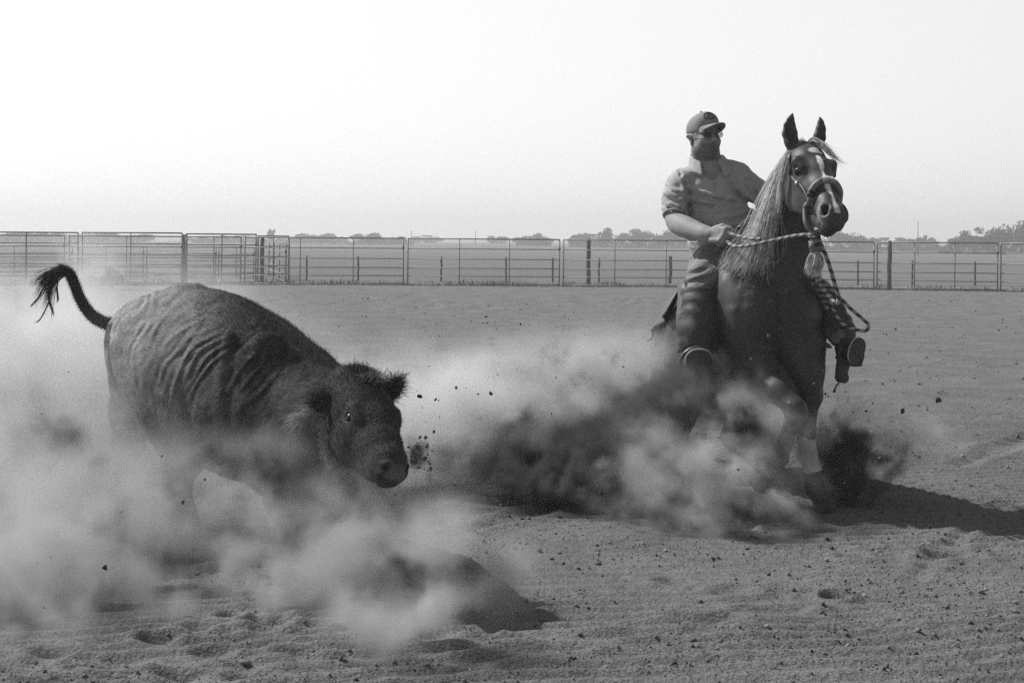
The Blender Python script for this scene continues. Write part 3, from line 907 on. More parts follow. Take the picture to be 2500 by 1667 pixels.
# mane and forelock
m_mane = mat('flaxen_hair', .58, .6, .35, 30, spec=.3, attr='tone', transl=.35)
def strands(guides, n, seed, w=.0011, jit=.02, L=(.75, 1.08), seg=9, tone_sd=.35, wig=.012, wt=None):
    """strands between neighbouring guide paths; guides (g, k, 3)"""
    rng = np.random.default_rng(seed)
    g = np.array([spline(q, seg + 1) for q in guides])
    m = len(g)
    t = rng.random(n) * (m - 1)
    if wt is not None: t = (m - 1) * rng.random(n) ** wt
    i = np.minimum(t.astype(int), m - 2)
    fr = (t - i)[:, None, None]
    c = g[i] * (1 - fr) + g[i + 1] * fr
    k = np.linspace(0, 1, seg + 1)[None, :, None]
    clump = rng.normal(0, 1, (60, 3))
    ci = (t / (m - 1) * 59).astype(int)
    jj = rng.normal(0, jit, (n, 1, 3)) * (.35 + .9 * k) + clump[ci][:, None] * jit * .8 * k
    ph = rng.uniform(0, 6.28, (n, 1, 1)) + clump[ci][:, :1, None] * .2
    c = c + jj + wig * np.sin(k * rng.uniform(3, 8, (n, 1, 1)) + ph) * k * rng.normal(0, 1, (n, 1, 3))
    ln = rng.uniform(L[0], L[1], n)
    # shorten by re-sampling
    kk = np.linspace(0, 1, seg + 1)[None] * ln[:, None] * seg
    a = np.clip(kk.astype(int), 0, seg - 1)
    ff = (kk - a)[..., None]
    rr = np.arange(n)[:, None]
    c = c[rr, a] * (1 - ff) + c[rr, a + 1] * ff
    T = np.gradient(c, axis=1)
    sd = np.cross(T, rng.normal(0, 1, (n, 1, 3)))
    sd /= np.maximum(np.linalg.norm(sd, axis=2, keepdims=True), 1e-9)
    ww = w * rng.uniform(.6, 1.5, (n, 1, 1)) * (1 - k ** 2 * .85)
    A = np.stack([c - sd * ww, c + sd * ww], 2).reshape(-1, 3)
    base = np.arange(n)[:, None, None] * (2 * (seg + 1))
    s_ = np.arange(seg)[None, :, None] * 2
    Fq = (base + s_ + np.array([0, 1, 3, 2])[None, None]).reshape(-1, 4)
    tn = np.repeat(np.clip(rng.normal(1, tone_sd, n), .25, 1.8), 2 * (seg + 1))
    return A, [Fq], tn
G_ = lambda *a: [P(*q) for q in a]
guides = [G_((1938, 362, 8.70), (1924, 400, 8.64), (1905, 442, 8.66), (1893, 494, 8.69), (1881, 545, 8.72), (1877, 600, 8.74), (1872, 640, 8.74)),
          G_((1932, 366, 8.74), (1914, 405, 8.70), (1897, 450, 8.71), (1881, 505, 8.73), (1868, 555, 8.75), (1852, 605, 8.77), (1838, 648, 8.79)),
          G_((1928, 372, 8.80), (1907, 410, 8.77), (1890, 452, 8.78), (1870, 510, 8.79), (1856, 560, 8.80), (1832, 602, 8.82), (1802, 648, 8.85)),
          G_((1920, 385, 8.88), (1900, 418, 8.86), (1884, 452, 8.86), (1861, 512, 8.87), (1845, 565, 8.88), (1812, 605, 8.88), (1770, 652, 8.92)),
          G_((1912, 410, 9.0), (1893, 440, 8.97), (1876, 470, 8.96), (1857, 525, 8.95), (1842, 575, 8.95), (1806, 615, 8.94), (1764, 664, 8.97))]
guides = [list(q[:-1]) + [q[-1], q[-1] + np.array([.012 * (i - 2), 0, -.03])] for i, q in enumerate(guides)]
A, Fq, tn = strands(guides, 2500, 3, .0014, .013, tone_sd=.5, L=(.55, 1.0), seg=16, wig=.022)
A3, F3, t3 = strands([[q + np.array([.0, -.02, 0]) for q in g_] for g_ in guides[:4]], 500, 8, .0014, .024, tone_sd=.35, L=(.7, 1.05), seg=14, wig=.04)
g5 = [G_((1926, 366, 8.64), (1917, 385, 8.56), (1912, 410, 8.53), (1908, 440, 8.54), (1900, 480, 8.60), (1890, 540, 8.66)),
      G_((1932, 362, 8.62), (1926, 380, 8.55), (1921, 400, 8.52), (1915, 425, 8.52), (1906, 460, 8.56), (1898, 520, 8.64))]
A4, F4, t4 = strands(g5, 420, 9, .0014, .006, tone_sd=.3, L=(.5, 1.0), seg=14, wig=.012)
A, Fq = merge([(A, Fq), (A3, F3), (A4, F4)])
tn = np.concatenate([tn, t3, t4])
from_np('mane', A, Fq, m_mane, horse, {'tone': tn})
fg = [G_((1962, 352, 8.66), (1948, 366, 8.60), (1942, 395, 8.57), (1938, 425, 8.57)),
      G_((1966, 350, 8.66), (1962, 338, 8.62), (1953, 338, 8.60), (1946, 358, 8.58)),
      G_((1970, 350, 8.66), (1985, 338, 8.60), (2008, 352, 8.54), (2030, 378, 8.50)),
      G_((1972, 352, 8.66), (1992, 345, 8.59), (2020, 362, 8.52), (2045, 392, 8.48)),
      G_((1972, 353, 8.66), (1994, 350, 8.60), (2024, 375, 8.52), (2062, 398, 8.50))]
A1, F1, t1 = strands(fg[:2], 150, 11, .0011, .005, wig=.006)
A2, F2, t2 = strands(fg[2:], 260, 12, .0011, .006, wig=.006, tone_sd=.3)
v, f = merge([(A1, F1), (A2, F2)])
from_np('forelock', v, f, m_mane, horse, {'tone': np.concatenate([t1, t2])})
tg = [[B(10.62, .74, -.02), B(10.76, .55, -.05), B(10.8, .32, -.06), B(10.9, .12, -.1), B(11.1, .05, -.16)], [B(10.62, .74, .02), B(10.78, .55, .04), B(10.85, .35, .05), B(10.95, .12, .05), B(11.2, .05, .0)]]
A, Fq, tn = strands(tg, 900, 5, .002, .02)
from_np('tail', A, Fq, m_mane, horse, {'tone': tn})
# splint boots on the forelegs
m_boot = mat('boot_neoprene', .42, .7, .12, 20, bump=.001, bscale=200, spec=.25)
m_dark = mat('dark_leather', .022, .5, .3, 14, bump=.001, bscale=120, spec=.4)
def splint(pts, rads):
    p = spline([P(*q) for q in pts], 14)
    r = spline(np.array(rads)[:, None], 14)[:, 0]
    v, f = tube(p, r, 18, caps=False)
    v2, f2 = tube(p[::-1], r[::-1] - .005, 18, caps=False)
    b = from_np('leg_boot', *merge([(v, f), (v2, f2)]), m_boot, horse)
    v, f = tube([p[12], p[13]], [r[12] + .003, r[13] + .003], 18)
    from_np('boot_strap', v, f, m_dark, b)
    return b
splint([(1966, 1058, 8.78), (1971, 1085, 8.78), (1978, 1120, 8.78), (1986, 1158, 8.78)], [.057, .050, .048, .058])
splint([(1934, 1042, 8.66), (1925, 1062, 8.74), (1914, 1090, 8.80), (1902, 1118, 8.87)], [.052, .046, .044, .052])
# ------------------------------------------------------------------ rider
m_skin = mat('skin', .26, .68, .14, 25, bump=.0006, bscale=260, spec=.35, attr='tone')
m_shirt = mat('shirt_cloth', .37, .85, .14, 6, bump=.004, bscale=22, spec=.15)
m_jean = mat('denim', .19, .85, .22, 14, bump=.0010, bscale=420, spec=.15)
m_chap = mat('chap_leather', .045, .6, .6, 9, bump=.004, bscale=28, spec=.3)
m_cap = mat('cap_cloth', .25, .85, .12, 30, bump=.0006, bscale=500, spec=.1)
m_bootl = mat('boot_leather', .05, .5, .3, 20, bump=.001, bscale=120, spec=.4)
m_sole = mat('boot_sole', .075, .8, .2, 40, bump=.001, bscale=200, spec=.2)
m_steel = mat('worn_steel', .45, .25, .2, 20, metal=.9, spec=.5)
RH = Frame((1.149, 9.3998, 2.1194), (-.918, -.385, -.010), (.385, -.905, .160), (-.072, .140, .988), 1.10)
rk = RH.k
person = empty('person', tuple(map(float, P(1765, 640, 9.55))), 'man in cap, glasses and polo shirt riding the horse, holding a rope rein', 'person')
bf = Field(axis([(.80, 2.05, .006)]), axis([(8.70, 9.78, .006)]), axis([(.80, 1.86, .008), (1.86, 2.33, .0045)]))
def rh(x, y, z): return RH(x, y, z)
# skull, face
bf.ball(rh(0, -.012, .035), np.array([.078, .100, .092]) * rk, .02, R=RH.R)
bf.ball(rh(0, .022, -.045), np.array([.066, .070, .080]) * rk, .035, R=RH.R)
bf.ball(rh(0, .048, -.082), np.array([.047, .044, .038]) * rk, .03, R=RH.R)
bf.ball(rh(0, .072, -.104), np.array([.022, .018, .017]) * rk, .02, R=RH.R)
for s in (-1, 1):
    bf.ball(rh(s * .040, .060, -.030), np.array([.024, .024, .026]) * rk, .02, R=RH.R)
    bf.ball(rh(s * .056, .008, -.075), np.array([.015, .030, .026]) * rk, .03, R=RH.R)
    bf.ball(rh(s * .032, .092, .002), np.array([.017, .010, .009]) * rk, .012, 'cut', R=RH.R)
    bf.cone(rh(s * .012, .086, .020), rh(s * .048, .074, .019), .008 * rk, .007 * rk, .012)
    bf.cone(rh(s * .079, -.012, .012), rh(s * .080, -.006, -.036), .013 * rk, .009 * rk, .008, up=RH.v(0, 1, 0), wa=.006, wb=.006)
    bf.cone(rh(s * .075, -.014, .005), rh(s * .084, -.022, .012), .014 * rk, .014 * rk, .008)
bf.chain([rh(0, .088, .010), rh(0, .100, -.012), rh(0, .113, -.034)], [.009 * rk, .0115 * rk, .0145 * rk], .009)
for s in (-1, 1): bf.ball(rh(s * .012, .101, -.038), np.array([.008, .010, .008]) * rk, .006, R=RH.R)
bf.cone(rh(-.020, .091, -.064), rh(.020, .091, -.064), .009 * rk, .009 * rk, .008)
bf.cone(rh(-.018, .086, -.080), rh(.018, .086, -.080), .009 * rk, .009 * rk, .010)
bf.cone(rh(-.026, .096, -.072), rh(.026, .096, -.072), .003 * rk, .003 * rk, .004, 'cut')
bf.cone(rh(-.016, .090, -.092), rh(.016, .090, -.092), .005 * rk, .005 * rk, .008, 'cut')
# neck, trunk (inside the shirt), legs (inside the jeans)
nb = P(1736, 425, 9.42)
bf.cone(rh(0, -.02, -.07), nb + [0, -.01, 0], .074, .082, .03)
bf.cone(nb, P(1748, 500, 9.45), .10, .16, .05, up=[0, 1, 0], wa=.13, wb=.17)
bf.cone(P(1748, 500, 9.45), P(1768, 605, 9.53), .13, .13, .05, up=[0, 1, 0], wa=.17, wb=.16)
RA = [(1655, 452, 9.42, .060), (1647, 500, 9.38, .053), (1650, 540, 9.30, .051), (1670, 553, 9.20, .054), (1692, 562, 9.12, .048), (1715, 569, 9.04, .038), (1732, 573, 8.99, .033)]
_r = spline(RA, 22)
bf.chain([P(*q[:3]) for q in _r], [q[3] for q in _r], .03)
bf.cone(nb, P(1655, 452, 9.42), .07, .062, .05)
bf.cone(nb, P(1815, 440, 9.44), .07, .062, .05)
LA = [(1815, 440, 9.44, .062), (1852, 478, 9.48, .052), (1876, 508, 9.46, .045), (1886, 550, 9.36, .042), (1888, 590, 9.27, .030)]
bf.chain([P(a, b, c) for a, b, c, _ in LA], [q[3] for q in LA], .02)
# right hand: closed on the rope
hd = [P(1738, 572, 8.97), P(1757, 573, 8.94)]
bf.cone(hd[0], hd[1], .036, .040, .02, up=[0, 0, 1], wa=.030, wb=.030)
kn = [(1768, 560), (1766, 569), (1761, 578), (1754, 587)]
fl = [.040, .044, .041, .034]
for (a, b), l in zip(kn, fl):
    p0, p1 = P(a - 18, b, 8.945), P(a + 3, b, 8.90)
    p2 = p1 + np.array([l * .62, .012, -.010])
    p3 = p2 + np.array([.004, .034, -.010])
    p4 = p3 + np.array([-.026, .014, -.004])
    bf.chain([p0, p1, p2], [.0150, .0150, .0130], .008)
    bf.chain([p2, p3, p4], [.0130, .0115, .010], .004)
bf.chain([P(1745, 558, 8.96), P(1764, 551, 8.93), P(1784, 558, 8.91), P(1797, 566, 8.92)], [.017, .0145, .012, .010], .006)
# left hand beside the neck
lh = P(1888, 600, 9.25)
bf.cone(P(1888, 590, 9.27), lh, .028, .036, .015)
for i in range(4):
    q = lh + np.array([-.03 + .02 * i, -.02, -.02])
    bf.chain([lh + np.array([-.02 + .014 * i, 0, -.01]), q, q + np.array([0, -.01, -.035]), q + np.array([0, .02, -.05])], [.011, .0105, .0095, .008], .004)
bf.chain([lh, lh + np.array([-.035, -.03, 0]), lh + np.array([-.03, -.055, -.01])], [.014, .012, .010], .006)
hipR, hipL = P(1742, 622, 9.52), P(1795, 620, 9.56)
kneeR, kneeL = P(1720, 680, 9.05), P(1992, 716, 9.18)
ankR, ankL = P(1704, 852, 8.93), P(2066, 842, 8.95)
for h_, k_, a_ in ((hipR, kneeR, ankR), (hipL, kneeL, ankL)):
    bf.chain([h_, k_, (k_ + a_) / 2, a_], [.085, .058, .05, .036], .03)
V, Q = bf.mesh(1)
L = RH.inv(V)
tone = np.ones(len(V))
face = (np.abs(L[:, 0]) < .09) & (L[:, 2] < .12) & (L[:, 2] > -.14)
beard = face * smooth01((-.040 - L[:, 2]) / .02) * smooth01((L[:, 1] + .012) / .02)
lip = np.exp(-((L[:, 0] / .022) ** 2 + ((L[:, 2] + .074) / .007) ** 2)) * (L[:, 1] > .05)
tone -= beard * (.48 + .12 * vnoise(V[:, 0] * 300, V[:, 1] * 300, V[:, 2] * 300, 2))
tone = tone * (1 - .35 * lip) + .12 * lip
brow = np.exp(-(((np.abs(L[:, 0]) - .032) / .016) ** 2 + ((L[:, 2] - .021) / .005) ** 2)) * (L[:, 1] > .05)
tone *= 1 - .6 * brow
from_np('body', V, Q, m_skin, person, {'tone': np.clip(tone, .1, 1.5)})
for s in (-1, 1):
    v, f = sphere(RH(s * .032, .071, .000), .0115)
    from_np('eye', v, f, m_eye, person)
# glasses: half-rim lenses and temples
m_glass = bpy.data.materials.new('lens_glass')
m_glass.use_nodes = True
_g = m_glass.node_tree.nodes['Principled BSDF']
_g.inputs['Base Color'].default_value = (.04, .04, .04, 1)  # dark lens tint standing in for shade over the eye sockets
_g.inputs['Roughness'].default_value = .03
_g.inputs['Alpha'].default_value = .38
gl = empty('eyeglasses', tuple(map(float, RH(0, .10, 0))), 'half-rim glasses, lenses darkened for eye shade, worn under the cap brim', 'glasses')
parts = []
for s in (-1, 1):
    parts.append(tube([RH(s * .008, .104, .012), RH(s * .030, .106, .017), RH(s * .058, .094, .014), RH(s * .074, .072, .010)], [.0022] * 4, 6))
    parts.append(tube([RH(s * .074, .072, .010), RH(s * .081, .02, .010), RH(s * .083, -.02, .004)], [.002] * 3, 6))
parts.append(tube([RH(-.008, .104, .012), RH(0, .106, .008), RH(.008, .104, .012)], [.0022] * 3, 6))
v, f = merge(parts)
from_np('frame', v, f, mat('glasses_frame', .35, .3, .1, spec=.6), gl)
for s in (-1, 1):
    a = np.arange(16) * 2 * math.pi / 16
    ring = [RH(s * .034 + .025 * math.cos(t), .104 - .010 * (abs(.034 + s * .025 * math.cos(t) * s) > .045), -.004 + .019 * math.sin(t)) for t in a]
    ring2 = [q + RH.v(0, -.002, 0) for q in ring]
    v = np.array(ring + ring2)
    i = np.arange(16)
    side = np.stack([i, (i + 1) % 16, 16 + (i + 1) % 16, 16 + i], 1)
    me_f = [side, np.array([list(range(16))]), np.array([list(range(31, 15, -1))])]
    from_np('lens', v, me_f, m_glass, gl)
# cap
cf = Field(axis([(.98, 1.34, .0045)]), axis([(9.16, 9.56, .0045)]), axis([(2.06, 2.34, .0045)]))
cf.ball(rh(0, -.010, .048), np.array([.084, .106, .090]) * rk, 0, R=RH.R)
cf.ball(rh(0, .036, .078), np.array([.066, .070, .058]) * rk, .02, R=RH.R)
cf.ball(rh(0, -.012, .040), np.array([.0765, .0985, .084]) * rk, 0, 'cut', R=RH.R)
cd = RH.v(0, -.16, -1)
cutc = rh(0, 0, .028) + unit(cd) * .3
def plane_cut(X, Y, Z):
    n_ = unit(cd)
    o_ = rh(0, 0, .026)
    return -((X - o_[0]) * n_[0] + (Y - o_[1]) * n_[1] + (Z - o_[2]) * n_[2])
cf.op(plane_cut, [0, 8, 1], [3, 10, 3], .004, 'cut')
V, Q = cf.mesh(1)
cap = empty('baseball_cap', tuple(map(float, RH(0, 0, .03))), 'grey cloth baseball cap with a dark round patch on the rider head', 'cap')
crown = from_np('crown', V, Q, m_cap, cap)
u = np.linspace(-1, 1, 25)
w_ = np.linspace(0, 1, 9)
top, bot = [], []
for a in u:
    for b in w_:
        x = a * (.070 - .006 * b)
        y = .070 + (.026 + .100 * b) * math.sqrt(max(0, 1 - abs(a) ** 2.6)) - .02 * abs(a) ** 2 * (1 - b) - .035 * abs(a) ** 3
        z = .050 - .022 * a * a * (.5 + .5 * b) - .012 * b ** 1.3 + .004
        top.append(RH(x, y, z))
        bot.append(RH(x, y, z - .0045))
nu, nw = 25, 9
i0 = (np.arange(nu - 1)[:, None] * nw + np.arange(nw - 1)[None]).ravel()
qt = np.stack([i0, i0 + nw, i0 + nw + 1, i0 + 1], 1)
edge = list(range(nw)) + [nw * k + nw - 1 for k in range(1, nu)] + list(range(nw * nu - 2, nw * (nu - 1) - 1, -1)) + [nw * k for k in range(nu - 2, 0, -1)]
e_ = np.array(edge)
e2 = np.roll(e_, -1)
qs = np.stack([e_, e2, e2 + nw * nu, e_ + nw * nu], 1)
from_np('brim', np.array(top + bot), [qt, qt[:, ::-1] + nw * nu, qs], m_cap, cap)
v, f = sphere(RH(0, -.008, .145), .007 * rk)
from_np('button', v, f, m_cap, cap)
# embroidered round patch: ring with a short curved stroke
def on_cap(u, v_, h=1.07):
    d = unit([.12 + u, .84, .46 + v_])
    best = 0
    for t in np.linspace(.06, .16, 101):
        q = d * t + np.array([0, -.010, .048])
        if ((q - [0, -.010, .048]) / [.084, .106, .090] * 1.0 @ ((q - [0, -.010, .048]) / [.084, .106, .090])) < 1 or (((q - [0, .036, .078]) / [.066, .070, .058]) @ ((q - [0, .036, .078]) / [.066, .070, .058])) < 1: best = t
    return RH(*(d * (best + .0015) + np.array([0, -.010, .048])))
a = np.linspace(0, 2 * math.pi, 29)
v, f = merge([tube([on_cap(.24 * math.cos(t), .22 * math.sin(t)) for t in a], [.0032] * 29, 6, caps=False),
              tube([on_cap(q * .01, w2 * .01) for q, w2 in ((-12, 6), (0, 11), (10, 5), (-8, -3), (2, -10), (12, -7))], [.0034] * 6, 6)])
from_np('patch', v, f, mat('patch_thread', .05, .8), cap)

# shirt
sf = Field(axis([(.80, 1.68, .006)]), axis([(9.10, 9.85, .0075)]), axis([(1.40, 2.02, .006)]))
tr = spline([(1740, 430, 9.44, .085, .155), (1744, 455, 9.44, .115, .180), (1748, 490, 9.45, .135, .182), (1757, 540, 9.46, .155, .182), (1765, 580, 9.47, .165, .184), (1770, 615, 9.50, .16, .185)], 10)
for i in range(9):
    a, b = tr[i], tr[i + 1]
    sf.cone(P(*a[:3]), P(*b[:3]), a[3], b[3], .07, up=[0, 1, 0], wa=a[4], wb=b[4])
sf.cone(P(1738, 418, 9.44), P(1668, 446, 9.43), .075, .080, .05)
sf.cone(P(1738, 418, 9.44), P(1806, 432, 9.44), .075, .080, .05)
sf.chain([P(1662, 452, 9.42), P(1650, 490, 9.38), P(1647, 522, 9.33)], [.088, .082, .074], .03)
sf.chain([P(1808, 440, 9.44), P(1846, 466, 9.47), P(1870, 486, 9.48)], [.082, .072, .064], .02)
cu = unit(P(1647, 535, 9.31) - P(1650, 490, 9.38))
def cap_plane(o, n):
    n = unit(n)
    return lambda X, Y, Z: -((X - o[0]) * n[0] + (Y - o[1]) * n[1] + (Z - o[2]) * n[2])
e = P(1648, 529, 9.32)
sf.op(cap_plane(e, cu), e - .09, e + .09, .005, 'cut')
sf.cone(e - cu * .012, e + cu * .1, .060, .062, .003, 'cut')
cu2 = unit(P(1868, 490, 9.48) - P(1830, 455, 9.46))
e = P(1866, 490, 9.48)
sf.op(cap_plane(e, cu2), e - .085, e + .085, .005, 'cut')
sf.cone(e - cu2 * .03, e + cu2 * .1, .058, .055, .003, 'cut')
nk0 = P(1737, 428, 9.36)
sf.cone(rh(0, -.03, -.06), nk0 + [0, .04, .02], .084, .080, .006, 'cut')
sf.cone(nk0 + [0, -.06, .01], P(1739, 452, 9.25), .044, .010, .006, 'cut')
def folds(x, y, z):
    px = (x / y) * F + 1250
    py = HY + 3 - (z - H0) / y * F
    g = 0
    # creases across belly and chest, armpit pulls, sleeve wrinkles
    for (x0, y0, x1, y1, dep, wd) in [(1700, 475, 1800, 492, .010, 7), (1690, 500, 1810, 498, .012, 8), (1700, 520, 1830, 505, .008, 7), (1700, 545, 1800, 562, .010, 8), (1705, 570, 1800, 560, .008, 7), (1680, 480, 1690, 560, .014, 7), (1836, 500, 1790, 460, .014, 8), (1825, 520, 1810, 575, .009, 8),
                                  (1625, 455, 1660, 472, .007, 4), (1622, 480, 1668, 492, .007, 4), (1625, 505, 1668, 508, .006, 4), (1672, 445, 1684, 470, .010, 5), (1660, 425, 1676, 452, .007, 4), (1820, 450, 1828, 500, .010, 5), (1845, 470, 1855, 500, .006, 5)]:
        dx, dy = x1 - x0, y1 - y0
        l2 = dx * dx + dy * dy
        t = np.clip(((px - x0) * dx + (py - y0) * dy) / l2, -.15, 1.15)
        d = np.hypot(px - x0 - t * dx, py - y0 - t * dy - 6 * np.sin(t * 3.1))
        g = g + dep * (np.exp(-(d / wd) ** 2) - .6 * np.exp(-((d - wd * 1.7) / wd) ** 2)) * np.clip(1.15 - np.abs(t - .5) * 1.3, 0, 1)
    g = g + .004 * fbm(x * 14, y * 14, z * 22, 3, 91) + .009 * (np.abs(fbm(x * 5 + z * 4, y * 5, z * 13 - x * 3, 2, 92)) - .2)
    g = g * np.where((px < 1682) & (py > 512), .0, 1.0)
    return g * 2.0
sf.warp(folds, (.8, 9.0, 1.45), (1.7, 9.9, 2.0), .05)
V, Q = sf.mesh(1)
shirt = from_np('shirt', V, Q, m_shirt, person)
# collar wings
def sheet(P0, thick, matl, name, parent, sub=6):
    """P0 (rows, cols, 3) control grid -> smooth thick sheet"""
    A = np.array(P0, float)
    A = np.stack([spline(r, sub * (A.shape[1] - 1) + 1) for r in A])
    A = np.stack([spline(A[:, j], sub * (A.shape[0] - 1) + 1) for j in range(A.shape[1])], 1)
    m_, n_ = A.shape[:2]
    du, dv = np.gradient(A, axis=0), np.gradient(A, axis=1)
    N_ = np.cross(du, dv)
    N_ /= np.maximum(np.linalg.norm(N_, axis=2, keepdims=True), 1e-9)
    V_ = np.concatenate([(A + N_ * thick / 2).reshape(-1, 3), (A - N_ * thick / 2).reshape(-1, 3)])
    i0 = (np.arange(m_ - 1)[:, None] * n_ + np.arange(n_ - 1)[None]).ravel()
    q1 = np.stack([i0, i0 + n_, i0 + n_ + 1, i0 + 1], 1)
    K_ = m_ * n_
    e_ = np.array(list(range(n_)) + [n_ * k + n_ - 1 for k in range(1, m_)] + list(range(m_ * n_ - 2, n_ * (m_ - 1) - 1, -1)) + [n_ * k for k in range(m_ - 2, 0, -1)])
    e2 = np.roll(e_, -1)
    return from_np(name, V_, [q1, q1[:, ::-1] + K_, np.stack([e_, e2, e2 + K_, e_ + K_], 1)], matl, parent)
ca, cb = P(1724, 388, 9.45), P(1732, 412, 9.43)
rows_ = []
for c_, r_, dz, tip in ((ca, .088, .0, .004), (ca + [.004, 0, .012], .100, .0, .0), ((ca + cb) / 2 + [.008, -.006, 0], .122, -.004, .016), (cb + [.014, -.016, .004], .140, -.016, .052)):
    row = []
    for t in np.linspace(.52, 2 * math.pi - .42, 13):
        k_ = max(0, math.cos(t))
        row.append(c_ + np.array([-math.sin(t) * r_ * 1.0, -math.cos(t) * r_ * .95 * (1 + .12 * k_), dz - tip * k_ ** 2 + .012 * (1 - k_) * (math.cos(t) < 0)]))
    rows_.append(row)
sheet(rows_, .006, m_shirt, 'collar', person, 4)
# jeans with chap leathers
jf = Field(axis([(.88, 2.2, .0075)]), axis([(8.68, 9.85, .0085)]), axis([(.74, 1.62, .0075)]))
jf.ball(P(1768, 628, 9.56), [.195, .17, .12], .06)
jf.chain([hipR, (hipR + kneeR) / 2, kneeR], [.125, .112, .094], .05)
jf.chain([kneeR, P(1714, 740, 8.99), P(1705, 800, 8.94), P(1704, 856, 8.93)], [.094, .088, .086, .078], .04)
jf.chain([hipL, (hipL + kneeL) / 2, kneeL], [.12, .11, .088], .05)
jf.chain([kneeL, P(2022, 770, 9.08), P(2052, 822, 8.98)], [.088, .080, .066], .04)
def jfolds(x, y, z):
    px = (x / y) * F + 1250
    py = HY + 3 - (z - H0) / y * F
    g = 0
    for (x0, y0, x1, y1, dep, wd) in [(1690, 668, 1735, 655, .016, 6), (1686, 690, 1742, 668, .016, 6), (1692, 706, 1730, 676, .010, 5), (1684, 640, 1700, 620, .008, 5), (1690, 720, 1745, 700, .010, 7), (1672, 775, 1700, 735, .012, 6), (1668, 800, 1690, 765, .010, 5), (1675, 820, 1700, 790, .008, 5), (1715, 650, 1750, 640, .008, 6), (1690, 745, 1720, 725, .008, 5),
                                      (2020, 760, 2050, 790, .01, 6), (2030, 800, 2060, 815, .01, 5), (2040, 820, 2070, 830, .01, 5)]:
        dx, dy = x1 - x0, y1 - y0
        t = np.clip(((px - x0) * dx + (py - y0) * dy) / (dx * dx + dy * dy), -.15, 1.15)
        d = np.hypot(px - x0 - t * dx, py - y0 - t * dy)
        g = g + dep * (np.exp(-(d / wd) ** 2) - .6 * np.exp(-((d - wd * 1.7) / wd) ** 2)) * np.clip(1.2 - np.abs(t - .5) * 1.3, 0, 1)
    return g + .007 * fbm(x * 11, y * 11, z * 11, 3, 77)
jf.warp(jfolds, (.8, 8.6, .7), (2.3, 9.9, 1.7), .05)
V, Q = jf.mesh(1)
pyv = HY + 3 - (V[:, 2] - H0) / V[:, 1] * F
from_np('jeans', V, Q, m_jean, person)
# chap leather on the right leg: dark wrap with a lit outer edge
def leg_wrap(pts, rad, a0, a1, name, off=.006, flare=0.0, matl=m_chap):
    p = spline([P(*q) for q in pts], 16)
    r = spline(np.array(rad)[:, None], 16)[:, 0]
    rows_ = []
    for i in range(16):
        T = unit(p[min(i + 1, 15)] - p[max(i - 1, 0)])
        fw = unit(np.array([0, -1, 0]) - T * np.dot([0, -1, 0], T))
        sd = np.cross(T, fw)
        row = []
        for t in np.linspace(a0, a1, 18):
            rr = r[i] + off +   .007 * math.sin(i * 1.9 + 2.1 * math.sin(t * 1.7)) + .006 * math.sin(t * 5 + i * .7) + flare * max(0, abs(t - (a0 + a1) / 2) / ((a1 - a0) / 2) - .75) * 4 * (.6 + .4 * math.sin(i * 1.1))
            row.append(p[i] + fw * math.cos(t) * rr + sd * math.sin(t) * rr)
        rows_.append(row)
    return sheet(np.array(rows_)[::1], .005, matl, name, person, 1)
leg_wrap([(1716, 715, 9.02), (1712, 760, 8.98), (1704, 810, 8.94), (1703, 862, 8.93)], [.098, .095, .092, .086], -2.5, 2.6, 'chap', .022, .03)
leg_wrap([(2000, 730, 9.16), (2022, 770, 9.08), (2050, 822, 8.98)], [.094, .088, .076], -2.5, 2.6, 'chap', .018, .02)
# boots: foot shape, sole, heel
def boot(ank, toe, solec, n, up_, hw, hh, heelc, name):
    n = unit(n)
    u_ = unit(np.asarray(up_) - n * np.dot(up_, n))
    s_ = np.cross(n, u_)
    b_ = Field(axis([(solec[0] - .25, solec[0] + .25, .006)]), axis([(solec[1] - .15, solec[1] + .4, .006)]), axis([(solec[2] - .25, solec[2] + .25, .006)]))
    b_.cone(ank, toe, .052, .050, .02)
    b_.cone(ank + (ank - toe) * .1, ank + np.array([0, .03, .10]), .055, .062, .03)
    b_.cone(solec - n * .030 + u_ * hh * .30, solec - n * .030 - u_ * hh * .3, .03, .03, .03, up=n, wa=hw * .92, wb=hw * .88)
    b_.cone(heelc - n * .02, ank, .034, .048, .03)
    v, q = b_.mesh(1)
    bo = from_np('boot', v, q, m_bootl, person)
    t = np.linspace(0, 2 * math.pi, 41)[:-1]
    ex = np.sign(np.cos(t)) * np.abs(np.cos(t)) ** .85 * hw
    ey = np.sign(np.sin(t)) * np.abs(np.sin(t)) ** .9 * hh
    outl = np.array([solec + s_ * a_ + u_ * b__ for a_, b__ in zip(ex, ey)])
    v = np.vstack([outl, outl - n * .012])
    i = np.arange(40)
    from_np('sole', v, [np.stack([i, (i + 1) % 40, 40 + (i + 1) % 40, 40 + i], 1), np.array([list(range(40))]), np.array([list(range(79, 39, -1))])], m_sole, bo, smooth=False)
    wl = np.vstack([outl * 1.0, outl[:1]]) - n * .014
    v, f = tube(np.vstack([outl, outl[:2]]) - n * .012, [.0045] * 42, 6, caps=False)
    from_np('welt', v, f, mat('boot_welt', .45, .7), bo)
    v, f = tube([heelc - n * .015, heelc + n * .018], [.031, .029], 16)
    from_np('heel', v, f, m_sole, bo)
boot(ankR + np.array([0, -.01, -.02]), P(1708, 876, 8.80), P(1707, 882, 8.725), (0, -.96, -.28), (0, 0, 1), .074, .068, P(1703, 912, 8.86), 'boot')
boot(ankL + np.array([0, 0, -.015]), P(2086, 856, 8.86), P(2094, 856, 8.80), (.45, -.88, -.12), (.35, 0, 1), .052, .072, P(2058, 922, 8.88), 'boot')
